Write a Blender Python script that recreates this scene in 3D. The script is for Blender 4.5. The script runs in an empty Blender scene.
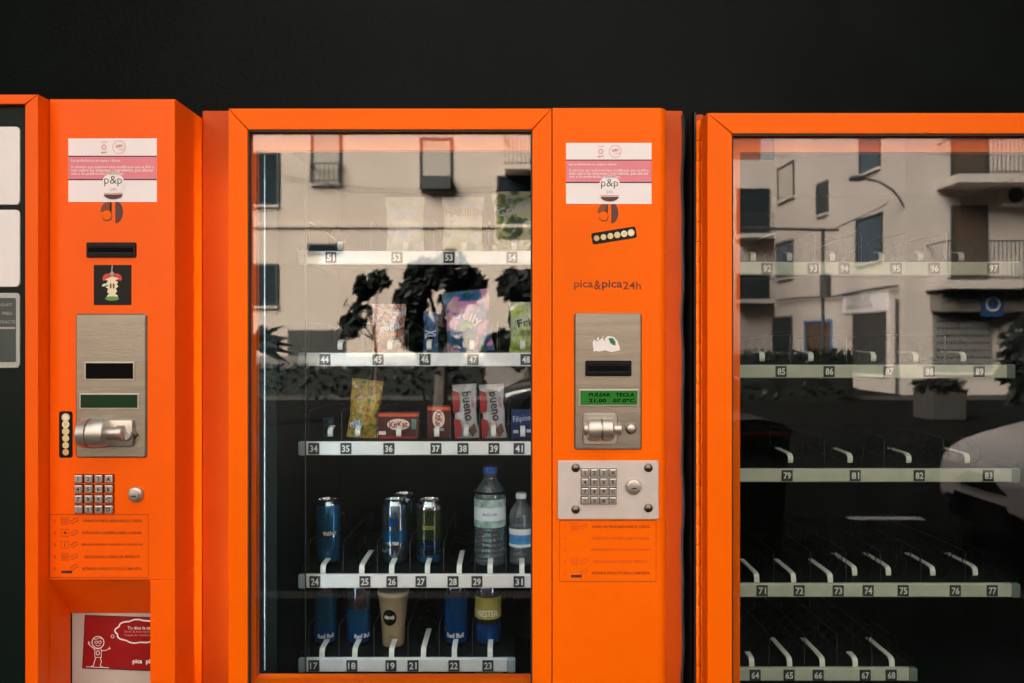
import bpy, bmesh, math, random
from mathutils import Vector, Matrix, noise
random.seed(7)
C = bpy.context.scene.collection
PI = math.pi
F = 796.4            # focal length in pixels of a 28 mm lens at 1024 px
EYE = 1.35           # camera height
YG = 1.640           # plane of the shop side glass
def wx(px, Y): return (px - 512.0) / F * Y
def wz(py, Y): return EYE - (py - 341.5) / F * Y
# ------------------------------------------------------------------ materials
MATS = {}
def nt(m):
    m.use_nodes = True
    t = m.node_tree
    return t, t.nodes['Principled BSDF']
def mat(name, col, rough=.5, metal=0., var=0., scale=8., bump=0., bscale=60., coat=0., spec=.5, emit=None, es=1., sx=(1,1,1)):
    if name in MATS: return MATS[name]
    m = bpy.data.materials.new(name); t, p = nt(m)
    p.inputs['Base Color'].default_value = (*col, 1)
    p.inputs['Roughness'].default_value = rough
    p.inputs['Metallic'].default_value = metal
    p.inputs['Coat Weight'].default_value = coat
    p.inputs['Coat Roughness'].default_value = .12
    p.inputs['Specular IOR Level'].default_value = spec
    if emit:
        p.inputs['Emission Color'].default_value = (*emit, 1); p.inputs['Emission Strength'].default_value = es
    tc = t.nodes.new('ShaderNodeTexCoord'); mp = t.nodes.new('ShaderNodeMapping')
    mp.inputs['Scale'].default_value = sx
    t.links.new(tc.outputs['Object'], mp.inputs['Vector'])
    if var:
        n = t.nodes.new('ShaderNodeTexNoise'); n.inputs['Scale'].default_value = scale; n.inputs['Detail'].default_value = 5
        r = t.nodes.new('ShaderNodeMapRange'); r.inputs[1].default_value = .3; r.inputs[2].default_value = .7
        r.inputs[3].default_value = 1 - var; r.inputs[4].default_value = 1 + var
        x = t.nodes.new('ShaderNodeMix'); x.data_type = 'RGBA'; x.blend_type = 'MULTIPLY'; x.inputs[0].default_value = 1
        x.inputs[6].default_value = (*col, 1)
        t.links.new(mp.outputs[0], n.inputs['Vector']); t.links.new(n.outputs[0], r.inputs[0])
        t.links.new(r.outputs[0], x.inputs[7]); t.links.new(x.outputs[2], p.inputs['Base Color'])
        r2 = t.nodes.new('ShaderNodeMapRange'); r2.inputs[3].default_value = max(.02, rough - .08); r2.inputs[4].default_value = rough + .1
        t.links.new(n.outputs[0], r2.inputs[0]); t.links.new(r2.outputs[0], p.inputs['Roughness'])
    if bump:
        n = t.nodes.new('ShaderNodeTexNoise'); n.inputs['Scale'].default_value = bscale; n.inputs['Detail'].default_value = 4
        b = t.nodes.new('ShaderNodeBump'); b.inputs['Strength'].default_value = bump; b.inputs['Distance'].default_value = .01
        t.links.new(mp.outputs[0], n.inputs['Vector']); t.links.new(n.outputs[0], b.inputs['Height']); t.links.new(b.outputs[0], p.inputs['Normal'])
    MATS[name] = m; return m
def glassmat(name, ior, tint=(1,1,1), rough=0., haze=0., smear=False):
    """thin pane: clear transmission plus fresnel reflection"""
    m = bpy.data.materials.new(name); m.use_nodes = True; t = m.node_tree; t.nodes.clear()
    o = t.nodes.new('ShaderNodeOutputMaterial'); mx = t.nodes.new('ShaderNodeMixShader')
    tr = t.nodes.new('ShaderNodeBsdfTransparent'); tr.inputs[0].default_value = (*tint, 1)
    gl = t.nodes.new('ShaderNodeBsdfGlossy'); gl.inputs['Roughness'].default_value = rough
    r0 = ((ior-1)/(ior+1))**2
    lw = t.nodes.new('ShaderNodeLayerWeight'); lw.inputs[0].default_value = .5
    pw = t.nodes.new('ShaderNodeMath'); pw.operation = 'POWER'; pw.inputs[1].default_value = 5
    fr = t.nodes.new('ShaderNodeMapRange'); fr.inputs[3].default_value = r0; fr.inputs[4].default_value = 1
    t.links.new(lw.outputs['Facing'], pw.inputs[0]); t.links.new(pw.outputs[0], fr.inputs[0])
    t.links.new(fr.outputs[0], mx.inputs[0]); t.links.new(tr.outputs[0], mx.inputs[1]); t.links.new(gl.outputs[0], mx.inputs[2])
    last = mx
    if haze:
        df = t.nodes.new('ShaderNodeBsdfDiffuse'); df.inputs[0].default_value = (.75, .76, .78, 1)
        m2 = t.nodes.new('ShaderNodeMixShader'); m2.inputs[0].default_value = haze
        if smear:
            tc = t.nodes.new('ShaderNodeTexCoord'); mp = t.nodes.new('ShaderNodeMapping'); mp.inputs['Scale'].default_value = (3, 3, .9)
            n = t.nodes.new('ShaderNodeTexNoise'); n.inputs['Scale'].default_value = 2.2; n.inputs['Detail'].default_value = 6; n.inputs['Roughness'].default_value = .6
            r = t.nodes.new('ShaderNodeMapRange'); r.inputs[1].default_value = .45; r.inputs[2].default_value = .75; r.inputs[3].default_value = haze*.25; r.inputs[4].default_value = haze*2.2
            t.links.new(tc.outputs['Object'], mp.inputs[0]); t.links.new(mp.outputs[0], n.inputs['Vector']); t.links.new(n.outputs[0], r.inputs[0]); t.links.new(r.outputs[0], m2.inputs[0])
        t.links.new(mx.outputs[0], m2.inputs[1]); t.links.new(df.outputs[0], m2.inputs[2]); last = m2
    t.links.new(last.outputs[0], o.inputs[0])
    MATS[name] = m; return m
def rampmat(name, cols, scale=14., kind='noise', rough=.3, metal=0., dist=0.):
    """printed foil: patches of several colours"""
    m = bpy.data.materials.new(name); t, p = nt(m)
    tc = t.nodes.new('ShaderNodeTexCoord')
    if kind == 'noise':
        n = t.nodes.new('ShaderNodeTexNoise'); n.inputs['Detail'].default_value = 3; n.inputs['Distortion'].default_value = dist; out = n.outputs[0]
    else:
        n = t.nodes.new('ShaderNodeTexVoronoi'); out = n.outputs['Color']
    n.inputs['Scale'].default_value = scale
    r = t.nodes.new('ShaderNodeValToRGB'); r.color_ramp.interpolation = 'LINEAR' if kind == 'noise' else 'CONSTANT'
    els = r.color_ramp.elements
    k = len(cols)
    lo, hi = (.34, .66) if kind == 'noise' else (0., .9)
    els[0].position = lo; els[0].color = (*cols[0], 1); els[1].position = hi; els[1].color = (*cols[-1], 1)
    for i in range(1, k-1):
        e = els.new(lo + (hi-lo)*i/(k-1)); e.color = (*cols[i], 1)
    t.links.new(tc.outputs['Object'], n.inputs['Vector']); t.links.new(out, r.inputs[0]); t.links.new(r.outputs[0], p.inputs['Base Color'])
    p.inputs['Roughness'].default_value = rough; p.inputs['Metallic'].default_value = metal
    MATS[name] = m; return m
# ------------------------------------------------------------------ mesh builder
_txt = {}
def text_geo(s, bold=0.0):
    k = (s, bold)
    if k in _txt: return _txt[k]
    cu = bpy.data.curves.new('t', 'FONT'); cu.body = s; cu.size = 1; cu.resolution_u = 2; cu.offset = bold
    ob = bpy.data.objects.new('t', cu); C.objects.link(ob)
    dg = bpy.context.evaluated_depsgraph_get()
    me = bpy.data.meshes.new_from_object(ob.evaluated_get(dg))
    vs = [v.co.copy() for v in me.vertices]; fs = [tuple(p.vertices) for p in me.polygons]
    bpy.data.objects.remove(ob); bpy.data.curves.remove(cu); bpy.data.meshes.remove(me)
    x0 = min(v.x for v in vs); x1 = max(v.x for v in vs); y0 = min(v.y for v in vs); y1 = max(v.y for v in vs)
    _txt[k] = (vs, fs, x0, x1, y0, y1); return _txt[k]
class MB:
    def __init__(s): s.v = []; s.f = []; s.m = []; s.sm = []; s.mats = []
    def mi(s, m):
        if m not in s.mats: s.mats.append(m)
        return s.mats.index(m)
    def add(s, vs, fs, m, smooth=False, M=None):
        b = len(s.v); i = s.mi(m)
        s.v += [tuple(M @ Vector(v)) if M else tuple(v) for v in vs]
        for f in fs: s.f.append(tuple(b+k for k in f)); s.m.append(i); s.sm.append(smooth)
        return s
    def box(s, x0, x1, y0, y1, z0, z1, m, bev=0, M=None, seg=2):
        if bev <= 0:
            vs = [(x,y,z) for x in (x0,x1) for y in (y0,y1) for z in (z0,z1)]
            fs = [(0,1,3,2),(4,6,7,5),(0,4,5,1),(2,3,7,6),(0,2,6,4),(1,5,7,3)]
            return s.add(vs, fs, m, False, M)
        bm = bmesh.new(); bmesh.ops.create_cube(bm, size=1)
        for v in bm.verts: v.co = Vector(((x0+x1)/2 + v.co.x*(x1-x0), (y0+y1)/2 + v.co.y*(y1-y0), (z0+z1)/2 + v.co.z*(z1-z0)))
        bmesh.ops.bevel(bm, geom=bm.edges[:], offset=bev, segments=seg, affect='EDGES', profile=.5)
        bm.verts.index_update()
        vs = [v.co.copy() for v in bm.verts]; fs = [tuple(v.index for v in f.verts) for f in bm.faces]; bm.free()
        return s.add(vs, fs, m, False, M)
    def prism(s, pts, y0, y1, m, M=None, bev=0):
        """outline in (x,z), extruded from y0 (front) to y1"""
        n = len(pts)
        a = sum(pts[i][0]*pts[(i+1)%n][1]-pts[(i+1)%n][0]*pts[i][1] for i in range(n))
        if a < 0: pts = pts[::-1]
        if bev:
            cx = sum(p[0] for p in pts)/n; cz = sum(p[1] for p in pts)/n
            ins = []
            for i in range(n):
                p0, p1, p2 = Vector(pts[i-1]), Vector(pts[i]), Vector(pts[(i+1)%n])
                e1 = (p1-p0).normalized(); e2 = (p2-p1).normalized()
                nn = Vector((-(e1.y+e2.y), e1.x+e2.x)); nn = nn.normalized() if nn.length > 1e-6 else Vector((0,0))
                ins.append(tuple(p1 + nn*bev))
            vs = [(p[0], y0, p[1]) for p in ins] + [(p[0], y0+bev, p[1]) for p in pts] + [(p[0], y1, p[1]) for p in pts]
            fs = [tuple(range(n)), tuple(range(3*n-1, 2*n-1, -1))]
            for L in (0, n):
                for i in range(n):
                    j = (i+1)%n; fs.append((L+i, L+n+i, L+n+j, L+j))
            return s.add(vs, fs, m, False, M)
        vs = [(p[0], y0, p[1]) for p in pts] + [(p[0], y1, p[1]) for p in pts]
        fs = [tuple(range(n)), tuple(range(2*n-1, n-1, -1))]
        for i in range(n):
            j = (i+1)%n; fs.append((i, n+i, n+j, j))
        return s.add(vs, fs, m, False, M)
    def lathe(s, prof, c, m, n=28, axis='Z', smooth=True, M=None, cap=True):
        """prof: list of (r, h[, material])"""
        rings = []; vs = []
        for q in prof:
            r, h = q[0], q[1]
            for k in range(n):
                a = 2*PI*k/n
                if axis == 'Z': p = (c[0]+r*math.cos(a), c[1]+r*math.sin(a), c[2]+h)
                elif axis == 'Y': p = (c[0]+r*math.cos(a), c[1]+h, c[2]+r*math.sin(a))
                else: p = (c[0]+h, c[1]+r*math.cos(a), c[2]+r*math.sin(a))
                vs.append(p)
        for i in range(len(prof)-1):
            mm = prof[i][2] if len(prof[i]) > 2 else m
            fs = []
            for k in range(n):
                k2 = (k+1)%n; fs.append((i*n+k, i*n+k2, (i+1)*n+k2, (i+1)*n+k))
            rings.append((mm, fs))
        b = len(s.v); s.v += [tuple(M @ Vector(v)) if M else v for v in vs]
        for mm, fs in rings:
            i = s.mi(mm)
            for f in fs: s.f.append(tuple(b+q for q in f)); s.m.append(i); s.sm.append(smooth)
        if cap:
            for st, mm in ((0, m), ((len(prof)-1)*n, prof[-1][2] if len(prof[-1]) > 2 else m)):
                s.f.append(tuple(b+st+k for k in range(n))); s.m.append(s.mi(mm)); s.sm.append(False)
        return s
    def tube(s, path, r, m, n=8, M=None, cap=True, sy=1.0):
        path = [Vector(p) for p in path]; vs = []; N = len(path)
        for i, p in enumerate(path):
            d = (path[min(i+1, N-1)] - path[max(i-1, 0)]).normalized()
            up = Vector((0,0,1)) if abs(d.z) < .9 else Vector((0,1,0))
            a = d.cross(up).normalized(); b = a.cross(d).normalized()
            rr = r[i] if isinstance(r, (list, tuple)) else r
            for k in range(n):
                t = 2*PI*k/n + PI/n; vs.append(p + a*rr*math.cos(t) + b*rr*math.sin(t)*sy)
        fs = []
        for i in range(N-1):
            for k in range(n):
                k2 = (k+1)%n; fs.append((i*n+k, i*n+k2, (i+1)*n+k2, (i+1)*n+k))
        if cap: fs += [tuple(range(n-1, -1, -1)), tuple((N-1)*n+k for k in range(n))]
        return s.add(vs, fs, m, n > 4, M)
    def stroke(s, pts, w, y, m, closed=False, M=None, t=.0004):
        """a printed line: flat ribbon along 2D points (x,z) at depth y, facing -Y"""
        pts = [Vector(p) for p in pts]
        if closed: pts = pts + [pts[0]]
        L = []; R = []; n = len(pts)
        for i, p in enumerate(pts):
            if closed: a, b = pts[(i-1) % (n-1)] if i not in (0, n-1) else pts[n-2], pts[(i+1) % (n-1)] if i not in (0, n-1) else pts[1]
            else: a, b = pts[max(i-1,0)], pts[min(i+1,n-1)]
            d = (b-a)
            d = d.normalized() if d.length > 1e-9 else Vector((1,0))
            q = Vector((-d.y, d.x))*w/2; L.append(p+q); R.append(p-q)
        vs = [(p.x, y, p.y) for p in L] + [(p.x, y, p.y) for p in R]
        fs = [(n+i, n+i+1, i+1, i) for i in range(n-1)]
        return s.add(vs, fs, m, False, M)
    def disc(s, x, z, r, y, m, n=20, rx=None, M=None, a0=0, a1=2*PI):
        full = abs(a1-a0-2*PI) < 1e-6; k = n if full else n+1
        vs = [(x+(rx or r)*math.cos(a0+(a1-a0)*i/n), y, z+r*math.sin(a0+(a1-a0)*i/n)) for i in range(k)]
        return s.add(vs, [tuple(range(k))], m, False, M)
    def rect(s, x0, x1, z0, z1, y, m, M=None):
        return s.add([(x0,y,z0),(x1,y,z0),(x1,y,z1),(x0,y,z1)], [(0,1,2,3)], m, False, M)
    def text(s, st, cx, cz, y, m, w=None, h=None, bold=0., rot=0., M=None, align='c', sq=False, depth=0):
        vs, fs, x0, x1, y0, y1 = text_geo(st, bold)
        tw, th = x1-x0, y1-y0
        if w and h: kx, kz = w/tw, h/th
        elif w: kx = kz = w/tw
        else: kx = kz = h/th
        out = []; c, sn = math.cos(rot), math.sin(rot)
        for v in vs:
            a = (v.x-(x0+x1)/2)*kx; b = (v.y-(y0+y1)/2)*kz
            if align == 'l': a += tw*kx/2
            out.append((cx+a*c-b*sn, y, cz+a*sn+b*c))
        return s.add(out, fs, m, False, M)
    def build(s, name, parent=None, loc=None, rotz=0, flip=True):
        me = bpy.data.meshes.new(name)
        off = Vector(loc) if loc is not None else Vector((0,0,0))
        if parent is not None and loc is None: off = root_off(parent)
        if loc == 'local' : off = Vector((0,0,0))
        me.from_pydata([tuple(Vector(v)-off) for v in s.v], [], s.f)
        for m in s.mats: me.materials.append(m)
        me.polygons.foreach_set('material_index', s.m); me.polygons.foreach_set('use_smooth', s.sm)
        me.update()
        bm = bmesh.new(); bm.from_mesh(me)
        if flip: bmesh.ops.recalc_face_normals(bm, faces=bm.faces[:])
        bm.to_mesh(me); bm.free()
        if any(s.sm): me.set_sharp_from_angle(angle=math.radians(38))
        o = bpy.data.objects.new(name, me); C.objects.link(o)
        if parent is not None: o.parent = parent
        elif loc is not None: o.location = off
        return o
def root_off(p):
    off = Vector((0,0,0))
    while p is not None: off += Vector(p.location); p = p.parent
    return off
def tag(o, label=None, cat=None, group=None, kind=None):
    if label: o['label'] = label
    if cat: o['category'] = cat
    if group: o['group'] = group
    if kind: o['kind'] = kind
    return o
def thing(name, label, cat, loc=(0,0,0), group=None, rotz=0):
    o = bpy.data.objects.new(name, None); C.objects.link(o); o.empty_display_size = .1
    o.location = loc; o.rotation_euler = (0,0,rotz)
    return tag(o, label, cat, group)
def local(mb, name, parent):      # geometry already in the thing's own coordinates
    me_o = mb.build(name, None); me_o.parent = parent; return me_o
def rrect(x0, x1, z0, z1, r, n=5):
    P = []
    for cx, cz, a in ((x1-r, z1-r, 0), (x0+r, z1-r, PI/2), (x0+r, z0+r, PI), (x1-r, z0+r, 3*PI/2)):
        for i in range(n+1): P.append((cx+r*math.cos(a+PI/2*i/n), cz+r*math.sin(a+PI/2*i/n)))
    return P
SKY = .86; SUN = 31.0; EXPO = 0.0
# ------------------------------------------------------------------ palette
ORANGE = mat('orange_paint', (.92, .134, .0004), .38, var=.05, scale=3, coat=.0, spec=.09, bump=.015, bscale=25)
ORANGE_L = mat('orange_paint_left', (.92, .112, .0006), .34, var=.05, scale=3, coat=.0, spec=.16, bump=.015, bscale=25)
ORANGE_B = mat('orange_shaded_body', (.50, .062, .001), .5, spec=.2, var=.1, scale=4)  # door orange darkened: shade of the recessed flanges put into its colour
WALLM = mat('black_wall_paint', (.0042, .0066, .0058), .6, spec=.08, var=.35, scale=3, bump=.25, bscale=90)
BLACKP = mat('black_plastic', (.006, .006, .007), .3, spec=.15)
BODYD = mat('dark_machine_body', (.012, .010, .009), .6, spec=.15)
BLACKM = mat('matt_black', (.004, .0045, .0045), .8, spec=.05)
LINER = mat('dark_liner', (.0025, .0052, .0048), .7, spec=.04, var=.3, scale=5)
TRAYM = mat('tray_steel', (.010, .014, .014), .6, .2, spec=.1)
WIRE = mat('spiral_wire', (.004, .005, .005), .7, .0, spec=.05)
DIVM = mat('divider_wire', (.05, .06, .06), .5, .2)
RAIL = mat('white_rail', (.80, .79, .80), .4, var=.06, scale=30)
RAILD = mat('dimmed_white_rail', (.52, .54, .46), .4, var=.08, scale=30)  # white rail with the unlit machine's dimness put into its colour
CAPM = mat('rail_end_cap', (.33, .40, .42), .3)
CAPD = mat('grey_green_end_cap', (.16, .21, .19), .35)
CLIP = mat('white_clip', (.80, .80, .76), .4)
TAGM = mat('number_tag_grey', (.035, .04, .045), .5)
TAGW = mat('number_print', (.80, .80, .80), .5)
STEEL = mat('brushed_steel', (.31, .285, .235), .36, .9, var=.10, scale=6, bump=.08, bscale=40, sx=(1, 1, 14))
STEELL = mat('bright_steel', (.50, .47, .42), .34, .75, var=.08, scale=6)
PLATE = mat('satin_aluminium_plate', (.66, .60, .56), .5, .55, var=.05, scale=20)
KEYM = mat('keypad_key_metal', (.60, .56, .52), .3, .8)
DARKMET = mat('dark_bronze_bolt', (.16, .13, .10), .3, .9)
LCD = mat('lcd_green', (.018, .14, .016), .3, spec=.2, emit=(.02, .30, .02), es=.10)
LCDD = mat('lcd_dark_green', (.004, .030, .008), .3, spec=.2)
LCDT = mat('lcd_characters', (.001, .008, .002), .7, spec=.05)
WHITE = mat('sticker_white', (.82, .75, .75), .5)
PINK = mat('sticker_pink', (.72, .20, .25), .5)
GREYT = mat('grey_print', (.38, .33, .33), .6)
REDT = mat('red_print', (.60, .10, .12), .6)
WPRINT = mat('white_print', (.80, .75, .74), .6)
DARKT = mat('dark_print', (.03, .015, .012), .6)
BROWNT = mat('worn_brown_print', (.17, .022, .003), .6)
FADET = mat('faded_print', (.60, .07, .003), .6)
BROWNL = mat('brown_logo_print', (.20, .045, .012), .6)
BROWNL2 = mat('dark_logo_print', (.09, .03, .02), .6)
REDSIGN = mat('red_card', (.27, .004, .004), .4)
PANELW = mat('pale_flap', (.46, .41, .36), .55, var=.06, scale=10)
COINW = mat('coin_print_pale', (.80, .74, .60), .5)
COINC = mat('coin_print_copper', (.62, .36, .17), .5)
COINY = mat('coin_print_gold', (.68, .55, .28), .5)
RUB = mat('rubber_gasket', (.010, .010, .010), .7)
GLASS = glassmat('display_glass', 1.94, (.93, .97, .95), 0., .0008, True)
GLASSR = glassmat('display_glass_unlit', 1.74, (.90, .93, .90), 0., .0015, True)
WINGL = mat('window_glass_dark', (.02, .03, .035), .08)
LEDM = mat('led_diode', (.9, .95, 1), .4, emit=(.72, .88, 1.), es=85)
LEDB = mat('led_backing', (.5, .55, .58), .5)
PET = glassmat('clear_plastic', 1.75, (.74, .90, .97), .08, .07)
YD = 1.63      # front of the middle and right doors
YT = 1.95      # front of the tray rails
def X(px): return wx(px, YD)
def Z(py): return wz(py, YD)
def frame_rails(root, x0, x1, z0, z1, ix0, ix1, iz0, iz1, y, dep, m, g=.0007):
    for pts in ([(x0,z1),(x1,z1),(ix1,iz1),(ix0,iz1)], [(x0,z0),(x1,z0),(ix1,iz0),(ix0,iz0)],
                [(x0,z0),(x0,z1),(ix0,iz1),(ix0,iz0)], [(x1,z0),(x1,z1),(ix1,iz1),(ix1,iz0)]):
        cx = sum(p[0] for p in pts)/4; cz = sum(p[1] for p in pts)/4
        q = [(p[0] + (g if p[0] < cx else -g), p[1] + (g if p[1] < cz else -g)) for p in pts]
        MB().prism(q, y, y+dep, m, bev=.0015).build('frame_rail', root)
def gasket_trim(root, x0, x1, z0, z1, ix0, ix1, iz0, iz1, y, dep, m):
    b = MB()
    b.box(x0, x1, y, y+dep, iz1, z1, m); b.box(x0, x1, y, y+dep, z0, iz0, m)
    b.box(x0, ix0, y, y+dep, iz0, iz1, m); b.box(ix1, x1, y, y+dep, iz0, iz1, m)
    return b.build('inner_frame', root)
def cabinet(root, x0, x1, z0, z1, y0, y1, m, lx0, lx1, lz0, lz1, seal=(.05, .05)):
    MB().box(x0, lx0-seal[0], y0, y0+.062, z0, z1, m, .003).build('front_flange', root); MB().box(lx1+seal[1], x1, y0, y0+.062, z0, z1, m, .003).build('front_flange', root)
    y0 += .065
    b = MB(); b.box(lx0-seal[0], lx0, y0-.002, y0, lz0, lz1+.01, LINER); b.box(lx1, lx1+seal[1], y0-.002, y0, lz0, lz1+.01, LINER); b.box(lx0-seal[0], lx1+seal[1], y0-.002, y0, lz1, z1-.004, LINER); b.build('inner_seal', root)
    b = MB()
    m = BODYD; b.box(x0, lx0-.004, y0, y1, z0, z1, m, .003); b.box(lx1+.004, x1, y0, y1, z0, z1, m, .003)
    b.box(lx0-.004, lx1+.004, y0, y1, lz1+.004, z1, m); b.box(lx0-.004, lx1+.004, y0, y1, z0, lz0-.004, m)
    b.box(lx0-.004, lx1+.004, y1-.02, y1, lz0-.004, lz1+.004, m)
    b.build('cabinet', root)
    b = MB(); t = .003; yb = y1-.022
    b.box(lx0-t, lx0, y0+.002, yb, lz0-t, lz1+t, LINER); b.box(lx1, lx1+t, y0+.002, yb, lz0-t, lz1+t, LINER)
    b.box(lx0, lx1, y0+.002, yb, lz1, lz1+t, LINER); b.box(lx0, lx1, y0+.002, yb, lz0-t, lz0, LINER)
    b.box(lx0, lx1, yb-t, yb, lz0, lz1, LINER)
    b.build('inner_liner', root)
    for fx in (x0+.08, x1-.08):
        for fy in (y0+.08, y1-.08): MB().lathe([(.022,0),(.026,.008),(.014,.014),(.014,z0+.002)], (fx,fy,.0), BLACKP, 14).build('levelling_foot', root)
def tray(root, xl, xr, rail_py, tags, clips, rm, cm, depth=.44, capl=True, capr=True, full=(), arm=.13, back={}, short=(), flag=0):
    """one product shelf; rail_py = photo row of the rail's middle"""
    zc = wz(rail_py, YT); h = .0165; rt = zc + h
    b = MB()
    b.box(xl, xr, YT, YT+.014, zc-h, zc+h, rm, .003)
    b.box(xl+.003, xr-.003, YT+.014, YT+depth, rt-.004, rt-.001, TRAYM)
    b.box(xl, xl+.003, YT+.010, YT+depth, zc-h*.6, rt+.012, TRAYM); b.box(xr-.003, xr, YT+.010, YT+depth, zc-h*.6, rt+.012, TRAYM)
    t = b.build('tray', root)
    def cap(x0, x1):
        MB().box(x0, x1, YT-.0035, YT+.012, zc-h-.001, zc+h+.001, cm, .004).build('rail_end_cap', t)
    if capl: cap(xl-.001, xl+.020)
    if capr: cap(xr-.020, xr+.001)
    for s, px in tags:
        cx = wx(px, YT); b = MB()
        b.box(cx-.0135, cx+.0135, YT-.0022, YT+.001, zc-.0135, zc+.0135, TAGM, .001)
        b.text(s, cx, zc, YT-.0026, TAGW, w=.0185, h=.0165, bold=.02)
        b.build('number_tag', t)
    cx_all = [wx(px, YT) for px in clips]
    for i, cx in enumerate(cx_all):
        if cx < xl+.012 or cx > xr-.012: continue
        occ = i in full
        bk = back.get(i, 0); yb = YT+.012+(.055 if occ else .035 if i in short else arm)+bk; zt = rt+.021
        b = MB(); w = .0062
        if flag:
            yf = YT+.045+bk; ye_ = yf+(.03 if occ or flag == 2 else .10); P = [(yf, rt+.010), (yf-.001, rt+.016), (yf, rt+.024), (yf+.006, rt+.029), (yf+.016, rt+.031), (ye_, rt+.033)]; bk = 0
        else: P = [(YT+.009, rt+.0015), (YT+.0095, rt+.012), (YT+.013, zt-.002), (YT+.020, zt+.001), (YT+.045, zt+.002), (yb, zt+.002)]
        vs = []; fs = []
        P = [(y+(bk if k_ < 5 else 0), z) for k_, (y, z) in enumerate(P)]
        for y, z in P: vs += [(cx-w,y,z),(cx+w,y,z)]
        for y, z in P: vs += [(cx-w,y+.003,z-.003),(cx+w,y+.003,z-.003)]
        n = len(P)
        for k in range(n-1):
            fs.append((2*k, 2*k+1, 2*k+3, 2*k+2)); fs.append((2*n+2*k, 2*n+2*k+2, 2*n+2*k+3, 2*n+2*k+1))
            fs.append((2*k, 2*k+2, 2*n+2*k+2, 2*n+2*k)); fs.append((2*k+1, 2*n+2*k+1, 2*n+2*k+3, 2*k+3))
        fs.append((0, 2*n, 2*n+1, 1)); fs.append((2*n-2, 2*n-1, 4*n-1, 4*n-2))
        b.add(vs, fs, CLIP); b.build('white_clip', t)
        L = min([abs(cx-o) for j, o in enumerate(cx_all) if j != i] + [abs(cx-xl)*2, abs(cx-xr)*2, .084])
        r = min(.034, L*.40); ys = YT+(.205 if occ else .035); ye = YT+depth-.03
        turns = (ye-ys)/.048; N = int(turns*14); P = []
        for k in range(N+1):
            a = 2*PI*k/14 - PI/2
            P.append((cx+r*math.cos(a), ys+(ye-ys)*k/N, rt+r+.004+r*math.sin(a)))
        MB().tube(P, .0014, WIRE, 4).build('spiral_coil', t)
    edges = sorted(set([xl+.02] + [(cx_all[i]+cx_all[i+1])/2 for i in range(len(cx_all)-1)]))
    for ex in edges:
        if ex < xl or ex > xr: continue
        b = MB(); r = .0009
        b.tube([(ex, YT+.02, rt-.001), (ex, YT+.02, rt+.068), (ex, YT+.026, rt+.074), (ex, YT+.20, rt+.074), (ex, YT+depth-.01, rt+.06), (ex, YT+depth-.008, rt-.001)], r, DIVM, 5)
        b.build('lane_divider', t)
    return t, rt
# -------- small hardware on the coin columns
KEYS = ['1','2','3','A','4','5','6','B','7','8','9','C','*','0','#','D']
def keypad(root, x0, z0, pitch, size, y, k):
    """sixteen metal keys, x0/z0 = centre of key 1"""
    for i, s in enumerate(KEYS):
        cx = x0 + (i % 4)*pitch; cz = z0 - (i//4)*pitch
        b = MB(); h = size/2
        b.box(cx-h-.0008, cx+h+.0008, y-.0018, y+.001, cz-h-.0008, cz+h+.0008, BLACKM)
        b.box(cx-h, cx+h, y-.007, y-.001, cz-h, cz+h, KEYM, .0018)
        b.text(s, cx, cz, y-.0073, DARKT, h=size*.52 if s not in '*' else size*.3, bold=.03)
        b.build('key', root)
def lock(root, cx, cz, r, y, m=STEELL):
    b = MB()
    b.lathe([(r, 0), (r, -.004), (r*.88, -.007), (r*.62, -.008), (r*.60, -.011), (r*.3, -.0115), (.0005, -.0115)], (cx, y, cz), m, 28, 'Y')
    b.box(cx-r*.28, cx+r*.28, y-.0123, y-.011, cz-.0013-.002, cz+.0008-.002, BLACKM)
    b.build('key_lock', root)
def recess_slot(root, x0, x1, z0, z1, y, name='note_slot', m=BLACKP):
    b = MB(); t = (z1-z0)*.16
    b.prism(rrect(x0, x1, z0, z1, .003), y-.004, y+.002, m, bev=.0012)
    b.box(x0+t, x1-t, y-.0065, y-.002, z0+t*.9, z0+t*1.8, m, .0008)
    b.box(x0+t, x1-t, y-.0055, y-.002, z1-t*1.8, z1-t*.9, m, .0008)
    b.box(x0+t, x1-t, y-.0048, y-.0035, z0+t*2.1, z1-t*2.2, BLACKM)
    b.build(name, root)
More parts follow.
